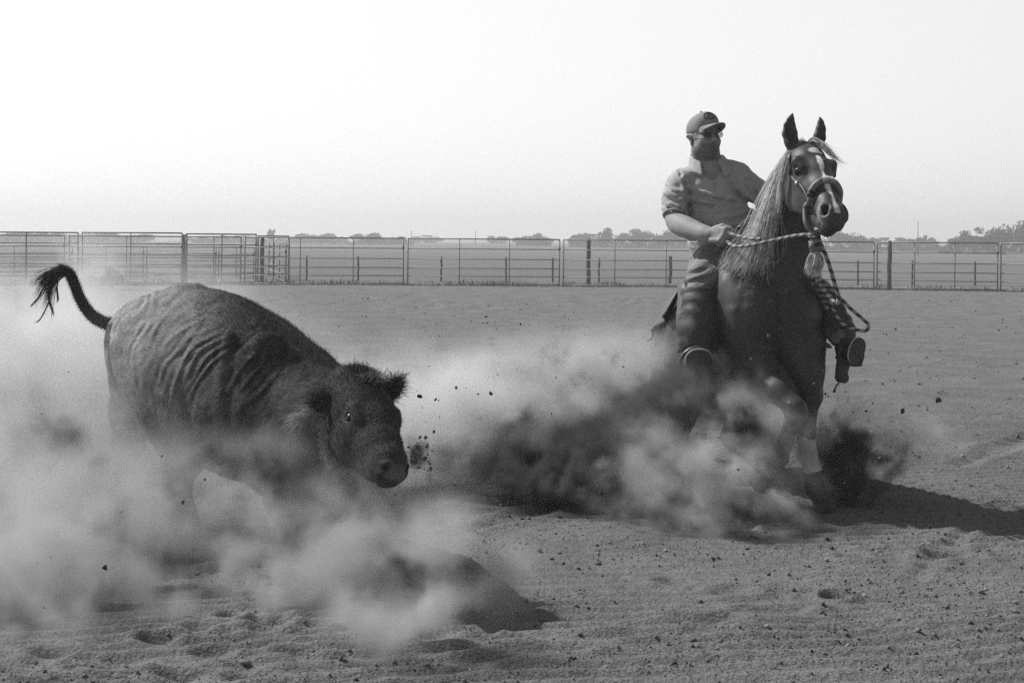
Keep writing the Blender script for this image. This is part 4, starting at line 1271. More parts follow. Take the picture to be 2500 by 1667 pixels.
v, f = tube([P(2048, 935, 8.9), P(2040, 945, 8.9), P(2036, 958, 8.9)], [.005, .004, .009], 8)
from_np('spur', v, f, m_dark, person)

# cuffs, placket line, belt
def ring_on(c, n_, r0, name, matl, th=.007, w2=1.0):
    n_ = unit(n_)
    u_ = unit(np.cross(n_, [0, 0, 1.0] if abs(n_[2]) < .9 else [1.0, 0, 0]))
    v_ = np.cross(n_, u_)
    t = np.linspace(0, 2 * math.pi, 41)
    v, f = tube([c + u_ * math.cos(a) * r0 + v_ * math.sin(a) * r0 * w2 for a in t], [th] * 41, 8, caps=False)
    return from_np(name, v, f, matl, person)
ring_on(P(1648, 526, 9.32), cu, .069, 'cuff', m_shirt, .006)
ring_on(P(1865, 489, 9.48), cu2, .063, 'cuff', m_shirt, .006)
v, f = tube(spline([P(1740, 441, 9.30), P(1742, 455, 9.295), P(1744, 470, 9.295)], 8), [.0045] * 8, 6)
from_np('placket', v, f, m_shirt, person)
# ------------------------------------------------------------------ saddle, blanket and tack
m_saddle = mat('saddle_leather', .035, .42, .35, 12, bump=.0012, bscale=70, spec=.45)
m_tan = mat('tan_leather', .075, .5, .3, 14, bump=.001, bscale=90, spec=.4)
m_wool = mat('saddle_blanket_wool', .16, .95, .25, 18, bump=.002, bscale=160, spec=.1)
stt = spline(TR, 60)
def station(D):
    return [np.interp(D, stt[:, 0], stt[:, i]) for i in (1, 2, 3)]
def drape(D0, D1, th0, th1, off, name, matl, parent, thick=.010, wave=.0, nD=14, nT=25, side=None):
    """leather or cloth lying over the trunk between depths D0 and D1 and angles th0..th1 from the spine (positive = photo right)"""
    g = []
    for i, D in enumerate(np.linspace(D0, D1, nD)):
        z0, h, w = station(D)
        row = []
        for j, t in enumerate(np.linspace(th0, th1, nT)):
            ed = (abs(t) / max(abs(th0), abs(th1))) ** 6
            o = off + wave * ed * (0.6 + .5 * math.sin(i * 1.25 + 1.0) + (1.6 * max(0, (i / (nD - 1)) - .6)))
            top = (max(0, 1 - abs(t) / .7)) * (.06 if D < 9.75 else .0)
            c = B(D, z0)
            row.append(c + HLAT * math.sin(t) * (w + o) + np.array([0, 0, 1]) * (math.cos(t) * (h + o) + top))
        g.append(row)
    return sheet(np.array(g), thick, matl, name, parent, 1)
blanket = empty('saddle_blanket', tuple(map(float, B(9.75, 1.38))), 'pale woven saddle blanket under the western saddle', 'saddle blanket')
drape(9.20, 10.18, -1.55, 1.55, .022, 'cloth', m_wool, blanket, .016, .012)
saddle = empty('saddle', tuple(map(float, B(9.6, 1.42))), 'dark leather western saddle with horn under the rider', 'saddle')
drape(9.30, 10.08, -1.38, 1.38, .045, 'skirt', m_saddle, saddle, .010, .020)
drape(9.66, 10.12, -1.48, -1.0, .060, 'rear_skirt', m_tan, saddle, .010, .055, 10, 12)
ssf = Field(axis([(.9, 1.75, .008)]), axis([(9.15, 10.1, .009)]), axis([(1.25, 1.80, .007)]))
ssf.cone(B(9.30, 1.46, -.09), B(9.30, 1.46, .09), .075, .075, .04)             # swell
ssf.cone(B(9.32, 1.40, -.15), B(9.32, 1.40, .15), .06, .06, .04)
ssf.cone(B(9.36, 1.43), B(9.70, 1.345), .05, .05, .04, up=Zu, wa=.16, wb=.19)  # seat
ssf.cone(B(9.72, 1.33, -.10), B(9.72, 1.33, .10), .035, .035, .05)             # cantle
v, q = ssf.mesh(2)
from_np('seat', v, q, m_saddle, saddle)
hb_, ht_ = P(1817, 590, 9.22), P(1812, 556, 9.18)
v, f = merge([tube(spline([hb_, (hb_ + ht_) / 2, ht_], 8), np.linspace(.030, .021, 8), 16), tube([ht_ + [0, 0, -.004], ht_ + [0, 0, .004], ht_ + [-.002, 0, .014], ht_ + [-.004, 0, .018]], [.030, .038, .036, .024], 18)])
from_np('horn', v, f, m_saddle, saddle)
wr = [hb_ + (ht_ - hb_) * (.25 + .6 * t / 60) + np.array([math.cos(t * .75) * .030, math.sin(t * .75) * .030, 0]) for t in range(60)]
v, f = tube(wr, [.006] * 60, 6)
from_np('horn_wrap', v, f, m_dark, saddle)
# fenders and stirrups on both sides
def strap(pts, w, th, name, matl, parent, facing=(0, -1, 0), nseg=16):
    p = spline([np.asarray(q, float) for q in pts], nseg)
    w = np.interp(np.linspace(0, 1, nseg), np.linspace(0, 1, len(np.atleast_1d(w))), np.atleast_1d(w)) if np.ndim(w) else np.full(nseg, w)
    T = np.gradient(p, axis=0)
    T /= np.linalg.norm(T, axis=1, keepdims=True)
    s_ = np.cross(T, np.asarray(facing, float))
    s_ /= np.maximum(np.linalg.norm(s_, axis=1, keepdims=True), 1e-9)
    return sheet(np.stack([p - s_ * w[:, None], p, p + s_ * w[:, None]], 1), th, matl, name, parent, 1)
strap([P(1665, 690, 9.30), P(1668, 735, 9.15), P(1664, 790, 9.05), P(1672, 850, 8.98)], [.035, .040, .034, .022], .008, 'fender', m_tan, saddle, (-.5, -.8, 0))
strap([P(1995, 680, 9.35), P(2010, 740, 9.25), P(2035, 800, 9.1), P(2052, 850, 9.0)], [.05, .05, .045, .03], .008, 'fender', m_saddle, saddle, (.4, -.9, 0))
def stirrup(c, up_, n, w, h):
    n, up_ = unit(n), np.asarray(up_, float)
    u_ = unit(up_ - n * np.dot(up_, n))
    s_ = np.cross(n, u_)
    t = np.linspace(-.35, math.pi + .35, 20)
    arch = [c + s_ * math.cos(a) * w + u_ * math.sin(a) * h for a in t]
    v, f = tube(arch, [.010] * 20, 8, flat=1.7, up=n)
    tr_ = [arch[0], c - u_ * h * .46 + s_ * w * .5, c - u_ * h * .50, c - u_ * h * .46 - s_ * w * .5, arch[-1]]
    v2, f2 = tube(spline(tr_, 12), [.016] * 12, 8, flat=1.9, up=n)
    return from_np('stirrup', *merge([(v, f), (v2, f2)]), m_saddle, saddle)
stirrup(P(1702, 884, 8.84), (0, 0, 1), (0, -.95, -.3), .094, .088)
stirrup(P(2076, 868, 8.90), (.30, 0, 1), (.4, -.9, -.1), .082, .085)
# latigo, pommel straps and breast collar strap
strap([P(1780, 640, 9.08), P(1776, 700, 8.99), P(1770, 770, 8.99), P(1772, 850, 9.0)], [.016, .018, .018, .016], .006, 'latigo', m_saddle, saddle, (-.6, -.7, 0))
strap([P(1800, 665, 8.99), P(1789, 705, 8.95), P(1780, 745, 8.94)], [.010, .011, .010], .006, 'latigo', m_tan, saddle, (-.5, -.8, 0))
strap([P(1768, 672, 9.1), P(1764, 720, 9.02), P(1758, 800, 9.0), P(1772, 868, 8.98)], [.010, .012, .010, .010], .006, 'latigo', m_tan, saddle, (-.5, -.8, 0))
for q in (P(1761, 683, 8.99), P(1690, 862, 8.86), P(1710, 818, 8.86)):
    v, f = sphere(q, .008)
    from_np('concho', v, f, m_steel, saddle)

# rawhide noseband, headstall
m_raw = mat('rawhide_braid', .17, .5, .3, 60, bump=.0015, bscale=240, spec=.4)
m_rawl = mat('rawhide_pale', .55, .6, .2, 60, spec=.3)
bridle = empty('bridle', tuple(map(float, HH(0, .33, .06))), 'braided rawhide noseband and thin headstall on the horse head', 'bridle')
knot = P(1986, 572, 8.36)
side = [HH(.0, .325, .078), HH(.040, .330, .068), HH(.070, .350, .034), HH(.078, .385, -.015)]
nb1 = spline(side + [P(1966, 505, 8.40), P(1968, 545, 8.37), knot], 34)
nb2 = spline([HH(.0, .325, .078), HH(-.040, .330, .068), HH(-.070, .350, .034), HH(-.076, .385, -.02), HH(-.05, .42, -.09), HH(-.02, .45, -.13), knot + np.array([.01, .03, .02])], 30)
rd = lambda n, r0: np.concatenate([np.full(n // 3, .019), np.linspace(.019, r0, 3), np.full(n - n // 3 - 3, r0)])
for q, n_ in ((nb1, 34), (nb2, 30)):
    v, f = tube(q, rd(n_, .0135), 12)
    from_np('noseband', v, f, m_raw, bridle)
for k_ in range(-3, 4):                                            # plaited zigzag over the nose
    pts = []
    for i in range(9):
        a = -1.0 + 2.0 * i / 8
        c_ = nb1[abs(k_)] if k_ >= 0 else nb2[abs(k_)]
        c2 = (nb1[abs(k_) + 1] if k_ >= 0 else nb2[abs(k_) + 1])
        o_ = (c2 - c_) * (.7 * (i % 2))
        pts.append(c_ + o_ + HH.v(0, math.sin(a * 1.2) * .0225, math.cos(a * 1.2) * .0225))
    v, f = tube(pts, [.0028] * 9, 5)
    from_np('plaited_strand', v, f, m_rawl, bridle)
for q in (nb1[12], nb1[13]):
    v, f = sphere(q, .021, 8)
    from_np('nose_button', v, f, m_dark, bridle)
for s in (-1, 1):
    strap([HH(s * .070, .02, -.02), HH(s * .096, .12, -.035), HH(s * .100, .20, -.03), HH(s * .088, .29, -.005), HH(s * .080, .375, -.005)], .0075, .004, 'cheek_strap', m_tan, bridle, HH.v(s, 0, .1), 18)
    v, f = tube([HH(s * .096, .235, -.02), HH(s * .095, .26, -.015)], [.012, .012], 8)
    from_np('buckle', v, f, m_steel, bridle)
strap([HH(.070, .02, -.02), HH(.05, -.02, -.01), HH(0, -.03, .0), HH(-.05, -.02, -.01), HH(-.070, .02, -.02)], .008, .004, 'crown_strap', m_tan, bridle, HH.v(0, -1, .3), 18)
# heel knot and horsehair tassel
kf = [sphere(knot + np.array(o_), r_, 8) for o_, r_ in (((0, 0, 0), .022), ((.006, -.01, -.03), .026), ((.022, 0, -.055), .024), ((-.006, -.012, -.062), .022), ((.012, 0, -.088), .021))]
v, f = merge(kf)
from_np('heel_knot', v, f, m_raw, bridle)
for i in range(4):
    c_ = knot + np.array([.004 + .004 * i, 0, -.012 - .024 * i])
    t = np.linspace(0, 6.6, 20)
    v, f = tube([c_ + np.array([math.cos(a) * .029, math.sin(a) * .029, .010 * math.sin(a + i)]) for a in t], [.0075] * 20, 6)
    from_np('wrap', v, f, m_raw if i % 2 else m_dark, bridle)
tb = knot + np.array([.010, -.005, -.095])
tg = [[tb + [-.012, 0, 0], tb + [-.040, -.01, -.03], tb + [-.046, -.01, -.07], tb + [-.044, 0, -.105]], [tb + [0, -.01, 0], tb + [-.005, -.03, -.04], tb + [-.012, -.03, -.08], tb + [-.020, -.02, -.12]],
      [tb + [.012, 0, 0], tb + [.032, -.01, -.03], tb + [.036, -.01, -.07], tb + [.022, 0, -.12]]]
A, Fq, tn = strands([[np.array(q) for q in g_] for g_ in tg], 900, 21, .0012, .006, tone_sd=.3, wig=.006)
from_np('tassel', A, Fq, m_mane, bridle, {'tone': tn})

# twisted rope: reins and lead
m_rope = mat('hair_rope', .30, .85, .2, 60, bump=.001, bscale=300, spec=.15, attr='tone')
def rope(pts, r, name, parent, n=12, pitch=.055, seg=None, lo=.38):
    L_ = sum(np.linalg.norm(np.diff(np.array(pts), axis=0), axis=1))
    m_ = seg or max(20, int(L_ / .006))
    p = spline(pts, m_)
    d_ = np.concatenate([[0], np.cumsum(np.linalg.norm(np.diff(p, axis=0), axis=1))])
    v, f = tube(p, r, n, caps=True)
    ang = np.concatenate([np.tile(np.arange(n) / n, m_), [0, 0]])
    dd = np.concatenate([np.repeat(d_, n), [0, d_[-1]]])
    ph = (ang * 1.0 + dd / pitch) * 2 * math.pi
    st_ = np.sin(ph * 2)
    C_ = np.concatenate([np.repeat(p, n, axis=0), p[:1], p[-1:]])
    v = C_ + (v - C_) * (1 + .13 * np.abs(np.cos(ph * 2)))[:, None]
    tone = lo + (1.15 - lo) * smooth01(np.sin(ph) * 1.2 + .45)
    return from_np(name, v, f, m_rope, parent, {'tone': tone})
reins = empty('rope_rein', tuple(map(float, knot)), 'twisted two-tone horsehair rope rein from the noseband to the rider hand', 'rope')
rope([knot + [0, -.01, .0], P(1945, 575, 8.44), P(1900, 584, 8.55), P(1855, 594, 8.62), P(1815, 601, 8.72), P(1790, 600, 8.80), P(1772, 588, 8.90)], .0088, 'rein', reins)
rope([P(1772, 566, 8.90), P(1800, 576, 8.82), P(1832, 583, 8.72), P(1858, 583, 8.66)], .0088, 'rein', reins)
rope([knot + np.array([.05, .14, .02]), P(1998, 585, 8.75), P(1985, 600, 9.0), P(1960, 615, 9.2), P(1900, 600, 9.25), P(1845, 584, 9.05), P(1850, 584, 8.72)], .0088, 'rein', reins)
rope([P(1776, 592, 8.89), P(1790, 588, 8.90), P(1812, 580, 8.92), P(1822, 590, 8.92), P(1800, 600, 8.93), P(1780, 610, 8.94)], .0088, 'coil', reins)
lead = empty('lead_rope', tuple(map(float, P(2040, 735, 8.6))), 'dark twisted lead rope hanging in a loop from the noseband knot', 'rope')
rope([knot + [.02, -.01, -.03], P(2008, 605, 8.36), P(2022, 640, 8.38), P(2037, 690, 8.42), P(2047, 725, 8.45), P(2044, 740, 8.46), P(2032, 732, 8.50), P(2008, 700, 8.62), P(1990, 675, 8.72), P(1975, 650, 8.76)], .0105, 'loop', lead, lo=.16)
rope([P(1985, 668, 8.74), P(2010, 690, 8.68), P(2040, 716, 8.62), P(2075, 752, 8.60), P(2108, 780, 8.60), P(2120, 794, 8.60), P(2116, 806, 8.60), P(2095, 806, 8.62), P(2060, 792, 8.66), P(2038, 762, 8.72), P(2025, 730, 8.80), P(2005, 700, 8.9)], .0088, 'loop', lead, lo=.16)
rope([P(1984, 650, 8.74), P(1998, 690, 8.78), P(2014, 720, 8.84), P(2030, 745, 8.90)], .0125, 'loop', lead, lo=.16)
rope([P(1980, 676, 8.78), P(1996, 705, 8.84), P(2010, 735, 8.92), P(2022, 765, 8.98)], .0125, 'loop', lead, lo=.16)
# ------------------------------------------------------------------ calf
q_ = 6.62 / 6.949
_o = np.array([-.6437, 6.9488, .8655 - H0]) * q_ + np.array([0, 0, H0])
_a = math.radians(4)
_Rz = np.array([[math.cos(_a), -math.sin(_a), 0], [math.sin(_a), math.cos(_a), 0], [0, 0, 1]])
CH = Frame(_o + np.array([-.016, 0, -.022]), _Rz @ np.array((-.863, -.471, .180)), _Rz @ np.array((.291, -.756, -.587)), _Rz @ np.array((.412, -.454, .790)), 1.17)
ck = CH.k
# the calf
kf_ = Field(axis([(-2.35, -.35, .0085)]), axis([(5.95, 6.95, .0065), (6.95, 8.75, .011)]), axis([(-.02, .30, .012), (.30, 1.40, .0075)]))
dD = .18
cs_ = spline([(362, 858, 8.08, .215, .19), (415, 872, 7.95, .315, .255), (490, 903, 7.76, .370, .31), (585, 952, 7.56, .370, .32), (665, 998, 7.36, .330, .29), (735, 1032, 7.15, .275, .24), (785, 1032, 6.95, .205, .185), (835, 1025, 6.78, .140, .140)], 22)
cp = [P(a, b, c + dD * (1 if c > 7.3 else (c - 6.7) / .6)) for a, b, c, _, _ in cs_]
for i in range(len(cp) - 1):
    kf_.cone(cp[i], cp[i + 1], cs_[i][3], cs_[i + 1][3], .11, up=[.25, -.18, 1], wa=cs_[i][4], wb=cs_[i + 1][4])
# hips, shoulders, brisket
kf_.ball(P(455, 748, 7.85 + dD), [.12, .14, .11], .06)
kf_.ball(P(395, 790, 7.78 + dD), [.07, .07, .09], .06)
kf_.ball(P(560, 905, 7.28), [.05, .05, .20], .06)
kf_.ball(P(660, 900, 7.20), [.13, .08, .17], .12)
kf_.ball(P(334, 840, 8.12 + dD), [.13, .15, .20], .10)
kf_.ball(P(347, 930, 8.10 + dD), [.12, .15, .22], .08)
kf_.ball(P(690, 985, 7.20), [.15, .12, .22], .10)
kf_.ball(P(725, 1120, 7.15), [.17, .16, .17], .10)
kf_.cone(P(835, 1010, 6.84), CH(0, .07, -.11), .12, .09, .10)
kf_.cone(P(810, 1060, 6.95), CH(0, .16, -.12), .15, .10, .06)
def cleg(pts, k=.05): kf_.chain([P(a, b, c) for a, b, c, r in pts], [r for *_, r in pts], k)
cleg([(342, 930, 8.28, .16), (326, 1010, 8.26, .120), (312, 1075, 8.30, .075), (306, 1150, 8.24, .052), (318, 1215, 8.15, .050), (330, 1258, 8.10, .055)])
cleg([(430, 1020, 8.0, .17), (450, 1110, 7.9, .11), (432, 1180, 7.95, .065), (452, 1250, 7.85, .050), (472, 1300, 7.80, .056)])
cleg([(690, 1130, 7.45, .15), (700, 1215, 7.36, .10), (716, 1290, 7.34, .060), (722, 1340, 7.38, .048), (728, 1368, 7.36, .055)])
cleg([(790, 1140, 7.10, .14), (838, 1215, 6.98, .085), (868, 1262, 6.96, .062), (880, 1330, 7.12, .044), (892, 1380, 7.12, .055)])
# head
def cc(a, b, ra, rb, wa, wb, k=.03): kf_.cone(CH(*a), CH(*b), ra * ck, rb * ck, k, up=CH.v(0, 0, 1), wa=wa * ck, wb=wb * ck)
cc((0, -.035, -.035), (0, .08, -.045), .084, .094, .106, .114)
cc((0, .08, -.045), (0, .17, -.045), .092, .088, .114, .102)
cc((0, .17, -.045), (0, .28, -.040), .088, .076, .102, .078)
cc((0, .28, -.040), (0, .365, -.028), .076, .062, .080, .066)
cc((0, .365, -.028), (0, .412, -.022), .060, .048, .066, .060, .03)
cc((0, .16, -.145), (0, .30, -.105), .055, .050, .050, .046, .05)
cc((0, .28, -.105), (0, .415, -.066), .050, .026, .046, .038)
kf_.ball(CH(0, .408, -.062), np.array([.038, .026, .020]) * ck, .015, R=CH.R)
for s in (-1, 1):
    kf_.ball(CH(s * .056, .17, -.105), np.array([.038, .10, .075]) * ck, .04, R=CH.R)
    kf_.cone(CH(s * .084, .145, .012), CH(s * .080, .185, .008), .022 * ck, .016 * ck, .025)
    kf_.cone(CH(s * .100, .168, -.012), CH(s * .13, .172, -.014), .014 * ck, .014 * ck, .006, 'cut')
    kf_.ball(CH(s * .034, .420, .002), np.array([.022, .022, .019]) * ck, .012, R=CH.R)
    kf_.cone(CH(s * .048, .446, .012), CH(s * .030, .428, .004), .012 * ck, .008 * ck, .006, 'cut')
    kf_.cone(CH(s * .060, .430, .000), CH(s * .036, .428, .002), .010 * ck, .006 * ck, .006, 'cut')
kf_.cone(CH(-.05, .446, -.046), CH(.05, .446, -.046), .004, .004, .005, 'cut')
# ears: near one hangs out wide with a dark hollow, far one points up
def ear(base, d, ln, wd, face):
    d, face = unit(d), unit(face)
    pts = [base - d * .02, base + d * ln * .25, base + d * ln * .55, base + d * ln * .82, base + d * ln]
    kf_.chain(pts, [.026, .024, .022, .018, .008], .02, up=face, wid=[.026, wd, wd * 1.05, wd * .7, .010])
    kf_.chain([p + face * .022 for p in pts[1:4]], [.020, .022, .014], .008, 'cut', up=face, wid=[wd * .55, wd * .72, wd * .4])
    return pts, d, face
nE = ear(CH(.095, .025, -.035), P(772, 990, 6.62) - CH(.095, .025, -.035), .145, .050, (.35, -.9, -.1))
fE = ear(CH(-.095, .010, -.030), P(992, 912, 6.72) - CH(-.095, .010, -.030), .115, .036, (-.2, -.95, .1))
PXV = lambda x, y, z: ((x / y) * F + 1250 + 0 * z, HY + 3 + (x / y) * F * SR - (z - H0) / y * F)
RIDGE = [[(560, 806), (471, 854), (430, 937), (421, 988)], [(579, 816), (493, 857), (461, 915), (434, 975)], [(583, 829), (512, 870), (474, 931), (448, 965)], [(597, 835), (522, 886), (481, 940), (462, 985)],
         [(455, 845), (408, 890), (392, 940)], [(369, 795), (337, 841), (326, 880), (331, 940)], [(352, 790), (318, 850), (312, 900)], [(640, 850), (590, 905), (560, 960)], [(655, 880), (610, 930), (580, 975)],
         [(420, 760), (385, 800), (365, 850)], [(690, 900), (640, 960), (600, 990)], [(500, 780), (430, 820), (400, 850)], [(540, 795), (460, 830), (420, 880)]]
RA_ = [.020, .020, .020, .018, .013, .014, .012, .014, .013, .008, .012, .008, .009]
def wrinkles(x, y, z):
    px, py = PXV(x, y, z)
    g = 0
    for r_, a_ in zip(RIDGE, RA_):
        s_ = spline(r_, 12)
        best, tt = np.full(len(x), 1e9), np.zeros(len(x))
        for i in range(11):
            dx, dy = s_[i + 1] - s_[i]
            t = np.clip(((px - s_[i, 0]) * dx + (py - s_[i, 1]) * dy) / (dx * dx + dy * dy), 0, 1)
            d = np.hypot(px - s_[i, 0] - t * dx, py - s_[i, 1] - t * dy)
            m = d < best
            best, tt = np.where(m, d, best), np.where(m, (i + t) / 11, tt)
        w = 4.2 + 2.2 * vnoise(px / 40, py / 60, 0, 3)
        g = g - a_ * .8 * (.75 + .5 * vnoise(px / 35, py / 45, 0, 9)) * (np.exp(-(best / w) ** 2) - .5 * np.exp(-((best - 8.5) / 5.5) ** 2)) * np.sin(np.clip(tt, .06, .94) * math.pi) ** .6
    near = smooth01((900 - px) / 60)
    # smaller folds running the same way round the barrel
    u = (px * .80 + py * .55) / 21 + 2.4 * fbm(px / 80, py / 80, 0, 3, 33)
    g = g - .0055 * np.sin(u * 2 * math.pi) * smooth01((fbm(px / 70, py / 120, 0, 2, 34) + .35)) * smooth01((px - 300) / 60) * smooth01((700 - px) / 80) * near
    g = g + .020 * fbm(x * 5, y * 5, z * 5, 3, 35) + .004 * fbm(x * 30, y * 30, z * 30, 2, 36) * near
    return g
kf_.warp(wrinkles, (-2.4, 6.9, .3), (-.4, 8.8, 1.4), .06)
V, Q = kf_.mesh(1)
N = vnormals(V, Q)
L = CH.inv(V)
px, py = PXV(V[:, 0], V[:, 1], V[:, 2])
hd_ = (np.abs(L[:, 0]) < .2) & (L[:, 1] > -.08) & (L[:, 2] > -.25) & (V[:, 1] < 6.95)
tone = .32 + 4.4 * smooth01((600 - px) / 300) * (.45 + .55 * smooth01((940 - py) / 120))  # dusty rump and back; their sunlit lightness is painted into the tone too
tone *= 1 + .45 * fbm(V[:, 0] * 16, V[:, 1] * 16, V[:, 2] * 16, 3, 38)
tone = np.where(hd_, .42, tone)
eyer = np.exp(-(((np.abs(L[:, 0]) - .085) / .035) ** 2 + ((L[:, 1] - .175) / .028) ** 2 + ((L[:, 2] + .015) / .03) ** 2)) * hd_
tone += 1.0 * eyer
muzz = hd_ * smooth01((L[:, 1] - .405) / .02)
tone += 1.0 * muzz * smooth01((L[:, 2] + .035) / .02) * smooth01((L[:, 1] - .415) / .025)
nos = np.exp(-(((np.abs(L[:, 0]) - .042) / .012) ** 2 + ((L[:, 1] - .434) / .014) ** 2) ** 2) * hd_
tone *= 1 - .85 * nos
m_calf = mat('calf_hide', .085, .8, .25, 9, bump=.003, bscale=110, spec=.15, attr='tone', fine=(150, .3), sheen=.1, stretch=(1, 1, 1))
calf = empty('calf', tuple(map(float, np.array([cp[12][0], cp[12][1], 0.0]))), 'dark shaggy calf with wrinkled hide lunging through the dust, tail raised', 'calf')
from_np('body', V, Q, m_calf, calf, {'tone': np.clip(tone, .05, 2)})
for s in (-1, 1):
    v, f = sphere(CH(s * .088, .171, -.014), .024)
    from_np('eye', v, f, m_eye, calf)
# tail: thick hairy dock sweeping back and up, switch blown over
tp = spline([P(345, 770, 8.20), P(322, 782, 8.26), (P(290, 793, 8.30)), P(255, 788, 8.30), P(222, 768, 8.28), P(197, 732, 8.26), P(182, 695, 8.25), P(170, 668, 8.24), P(150, 657, 8.23), P(125, 662, 8.22)], 50)
rt = np.interp(np.linspace(0, 1, 50), [0, .2, .5, .78, .9, 1], [.042, .036, .028, .024, .020, .012])
v, f = tube(tp, rt, 12)
tail = from_np('tail', v, f, mat('tail_hide', .035, .8, .3, 20, bump=.003, bscale=90, spec=.15), calf)
# coat: short scruffy hair over the whole hide
rng = np.random.default_rng(17)
m_fur = mat('calf_hair', .115, .6, .25, 12, spec=.25, attr='tone', transl=.35)
A_ = V[Q[:, 0]]
area = np.linalg.norm(np.cross(V[Q[:, 2]] - V[Q[:, 0]], V[Q[:, 3]] - V[Q[:, 1]]), axis=1) / 2
fpx, fpy = px[Q[:, 0]], py[Q[:, 0]]
facing = (N[Q[:, 0]] * unit_rows(np.array([0, 0, H0]) - A_)).sum(1) > -.45
wgt = area * facing * (A_[:, 2] > .30)
hf_ = hd_[Q[:, 0]]
wgt = wgt * np.where(hf_, 1.6, 1.0) * np.where(hf_ & (L[Q[:, 0], 1] > .40), 0.05, 1.0)
fi = rng.choice(len(Q), 150000, p=wgt / wgt.sum())
u1, u2 = rng.random((2, len(fi), 1))
root = (V[Q[fi, 0]] * (1 - u1) + V[Q[fi, 1]] * u1) * (1 - u2) + (V[Q[fi, 3]] * (1 - u1) + V[Q[fi, 2]] * u1) * u2
nn = N[Q[fi, 0]]
back = unit(cp[0] - cp[14])
isH = hf_[fi]
flow = np.where(isH[:, None], CH.v(0, .8, 0)[None], back[None] + np.array([0, 0, -.55])[None])
flow = flow + rng.normal(0, .28, (len(fi), 3)) + .8 * np.stack([fbm(root[:, 0] * 9, root[:, 1] * 9, root[:, 2] * 9, 2, 50 + i) for i in range(3)], 1)
flow = flow - nn * (flow * nn).sum(1, keepdims=True)
dirs = unit_rows(unit_rows(flow) + nn * rng.uniform(.25, .7, (len(fi), 1)))
rpx, rpy = px[Q[fi, 0]], py[Q[fi, 0]]
spine = smooth01((rpx - 560) / 80) * (~isH)
ln = np.where(isH, .009, .014) * rng.uniform(.6, 1.5, len(fi)) * (1 + .55 * spine)
top_ = isH & (L[Q[fi, 0], 1] < .06) & (L[Q[fi, 0], 2] > -.05)
ln = np.where(top_, ln * 1.8, ln)
ln = np.where(rpx < 480, ln * .55, ln)
v, f = hairs(root, nn, ln, .00085, dirs, 2, rng, .25)
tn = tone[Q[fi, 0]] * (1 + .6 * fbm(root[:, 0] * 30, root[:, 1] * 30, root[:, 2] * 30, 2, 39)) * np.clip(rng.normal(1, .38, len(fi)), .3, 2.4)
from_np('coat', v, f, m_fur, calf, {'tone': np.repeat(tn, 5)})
# longer tufts: poll, ears, ear fringes, tail
def tuft(c, spread, n, d, dsd, l, w=.0011, seg=4, curl=.25, seed=0, tone=(.9, .4), droop=0):
    r = np.random.default_rng(seed)
    p = np.asarray(c) + r.normal(0, 1, (n, 3)) * np.asarray(spread)
    dd = unit_rows(np.asarray(d) + r.normal(0, dsd, (n, 3)))
    v, f = hairs(p, unit_rows(r.normal(0, 1, (n, 3))), l * r.uniform(.45, 1.2, n), w, dd, seg, r, curl, droop)
    return v, f, np.repeat(np.clip(r.normal(tone[0], tone[1], n), .2, 5), seg * 2 + 1)
T_ = []
up_ = np.array([0, -.1, 1.0])
T_.append(tuft(CH(.020, -.030, .035), (.022, .02, .010), 520, (-.35, -.3, 1), .40, .042, seed=1, tone=(.35, .2)))
T_.append(tuft(CH(-.030, -.025, .040), (.022, .02, .010), 320, (.15, -.4, .9), .45, .034, seed=2, tone=(.35, .2)))
T_.append(tuft(CH(-.005, .015, .052), (.040, .02, .012), 420, (.1, -.8, .15), .5, .045, seed=3, tone=(1.7, .7)))
for (pts, d, fc), (n, l, sd_) in ((nE, (1000, .042, 5)), (fE, (700, .032, 6))):
    w_ = unit(np.cross(d, fc))
    r = np.random.default_rng(sd_)
    for k_, (i, o_) in enumerate([(1, -1), (2, -1), (3, -1), (4, 0), (3, 1), (2, 1), (1, 1)]):
        wd = .045 if sd_ == 5 else .034
        T_.append(tuft(pts[i] + w_ * o_ * wd * (.9 if i < 3 else .6), (.012, .012, .012), n // 7, w_ * o_ * .8 + d * .7 + fc * .1, .30, l, seed=sd_ * 10 + k_, tone=(.5, .3)))
# fringe under the near ear and along the jaw, backlight painted into its pale tone
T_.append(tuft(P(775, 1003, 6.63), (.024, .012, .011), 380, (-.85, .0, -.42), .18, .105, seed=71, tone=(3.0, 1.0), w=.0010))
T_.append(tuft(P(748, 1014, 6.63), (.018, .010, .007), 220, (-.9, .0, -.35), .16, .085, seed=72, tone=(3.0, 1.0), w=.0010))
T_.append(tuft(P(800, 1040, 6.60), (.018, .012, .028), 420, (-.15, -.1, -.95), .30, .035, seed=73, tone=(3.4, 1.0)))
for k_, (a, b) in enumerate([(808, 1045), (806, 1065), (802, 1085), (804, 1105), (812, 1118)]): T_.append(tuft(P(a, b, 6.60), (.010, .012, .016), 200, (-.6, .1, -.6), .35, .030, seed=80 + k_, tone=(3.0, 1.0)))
T_.append(tuft(CH(-.083, .165, .0), (.004, .004, .004), 60, (1, -.1, .05), .18, .035, seed=90))
T_.append(tuft(CH(0, .415, -.078), (.030, .012, .010), 120, (.1, -.1, -1), .4, .022, seed=91))
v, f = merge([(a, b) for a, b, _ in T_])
from_np('tuft', v, f, m_fur, calf, {'tone': np.concatenate([t for *_, t in T_])})
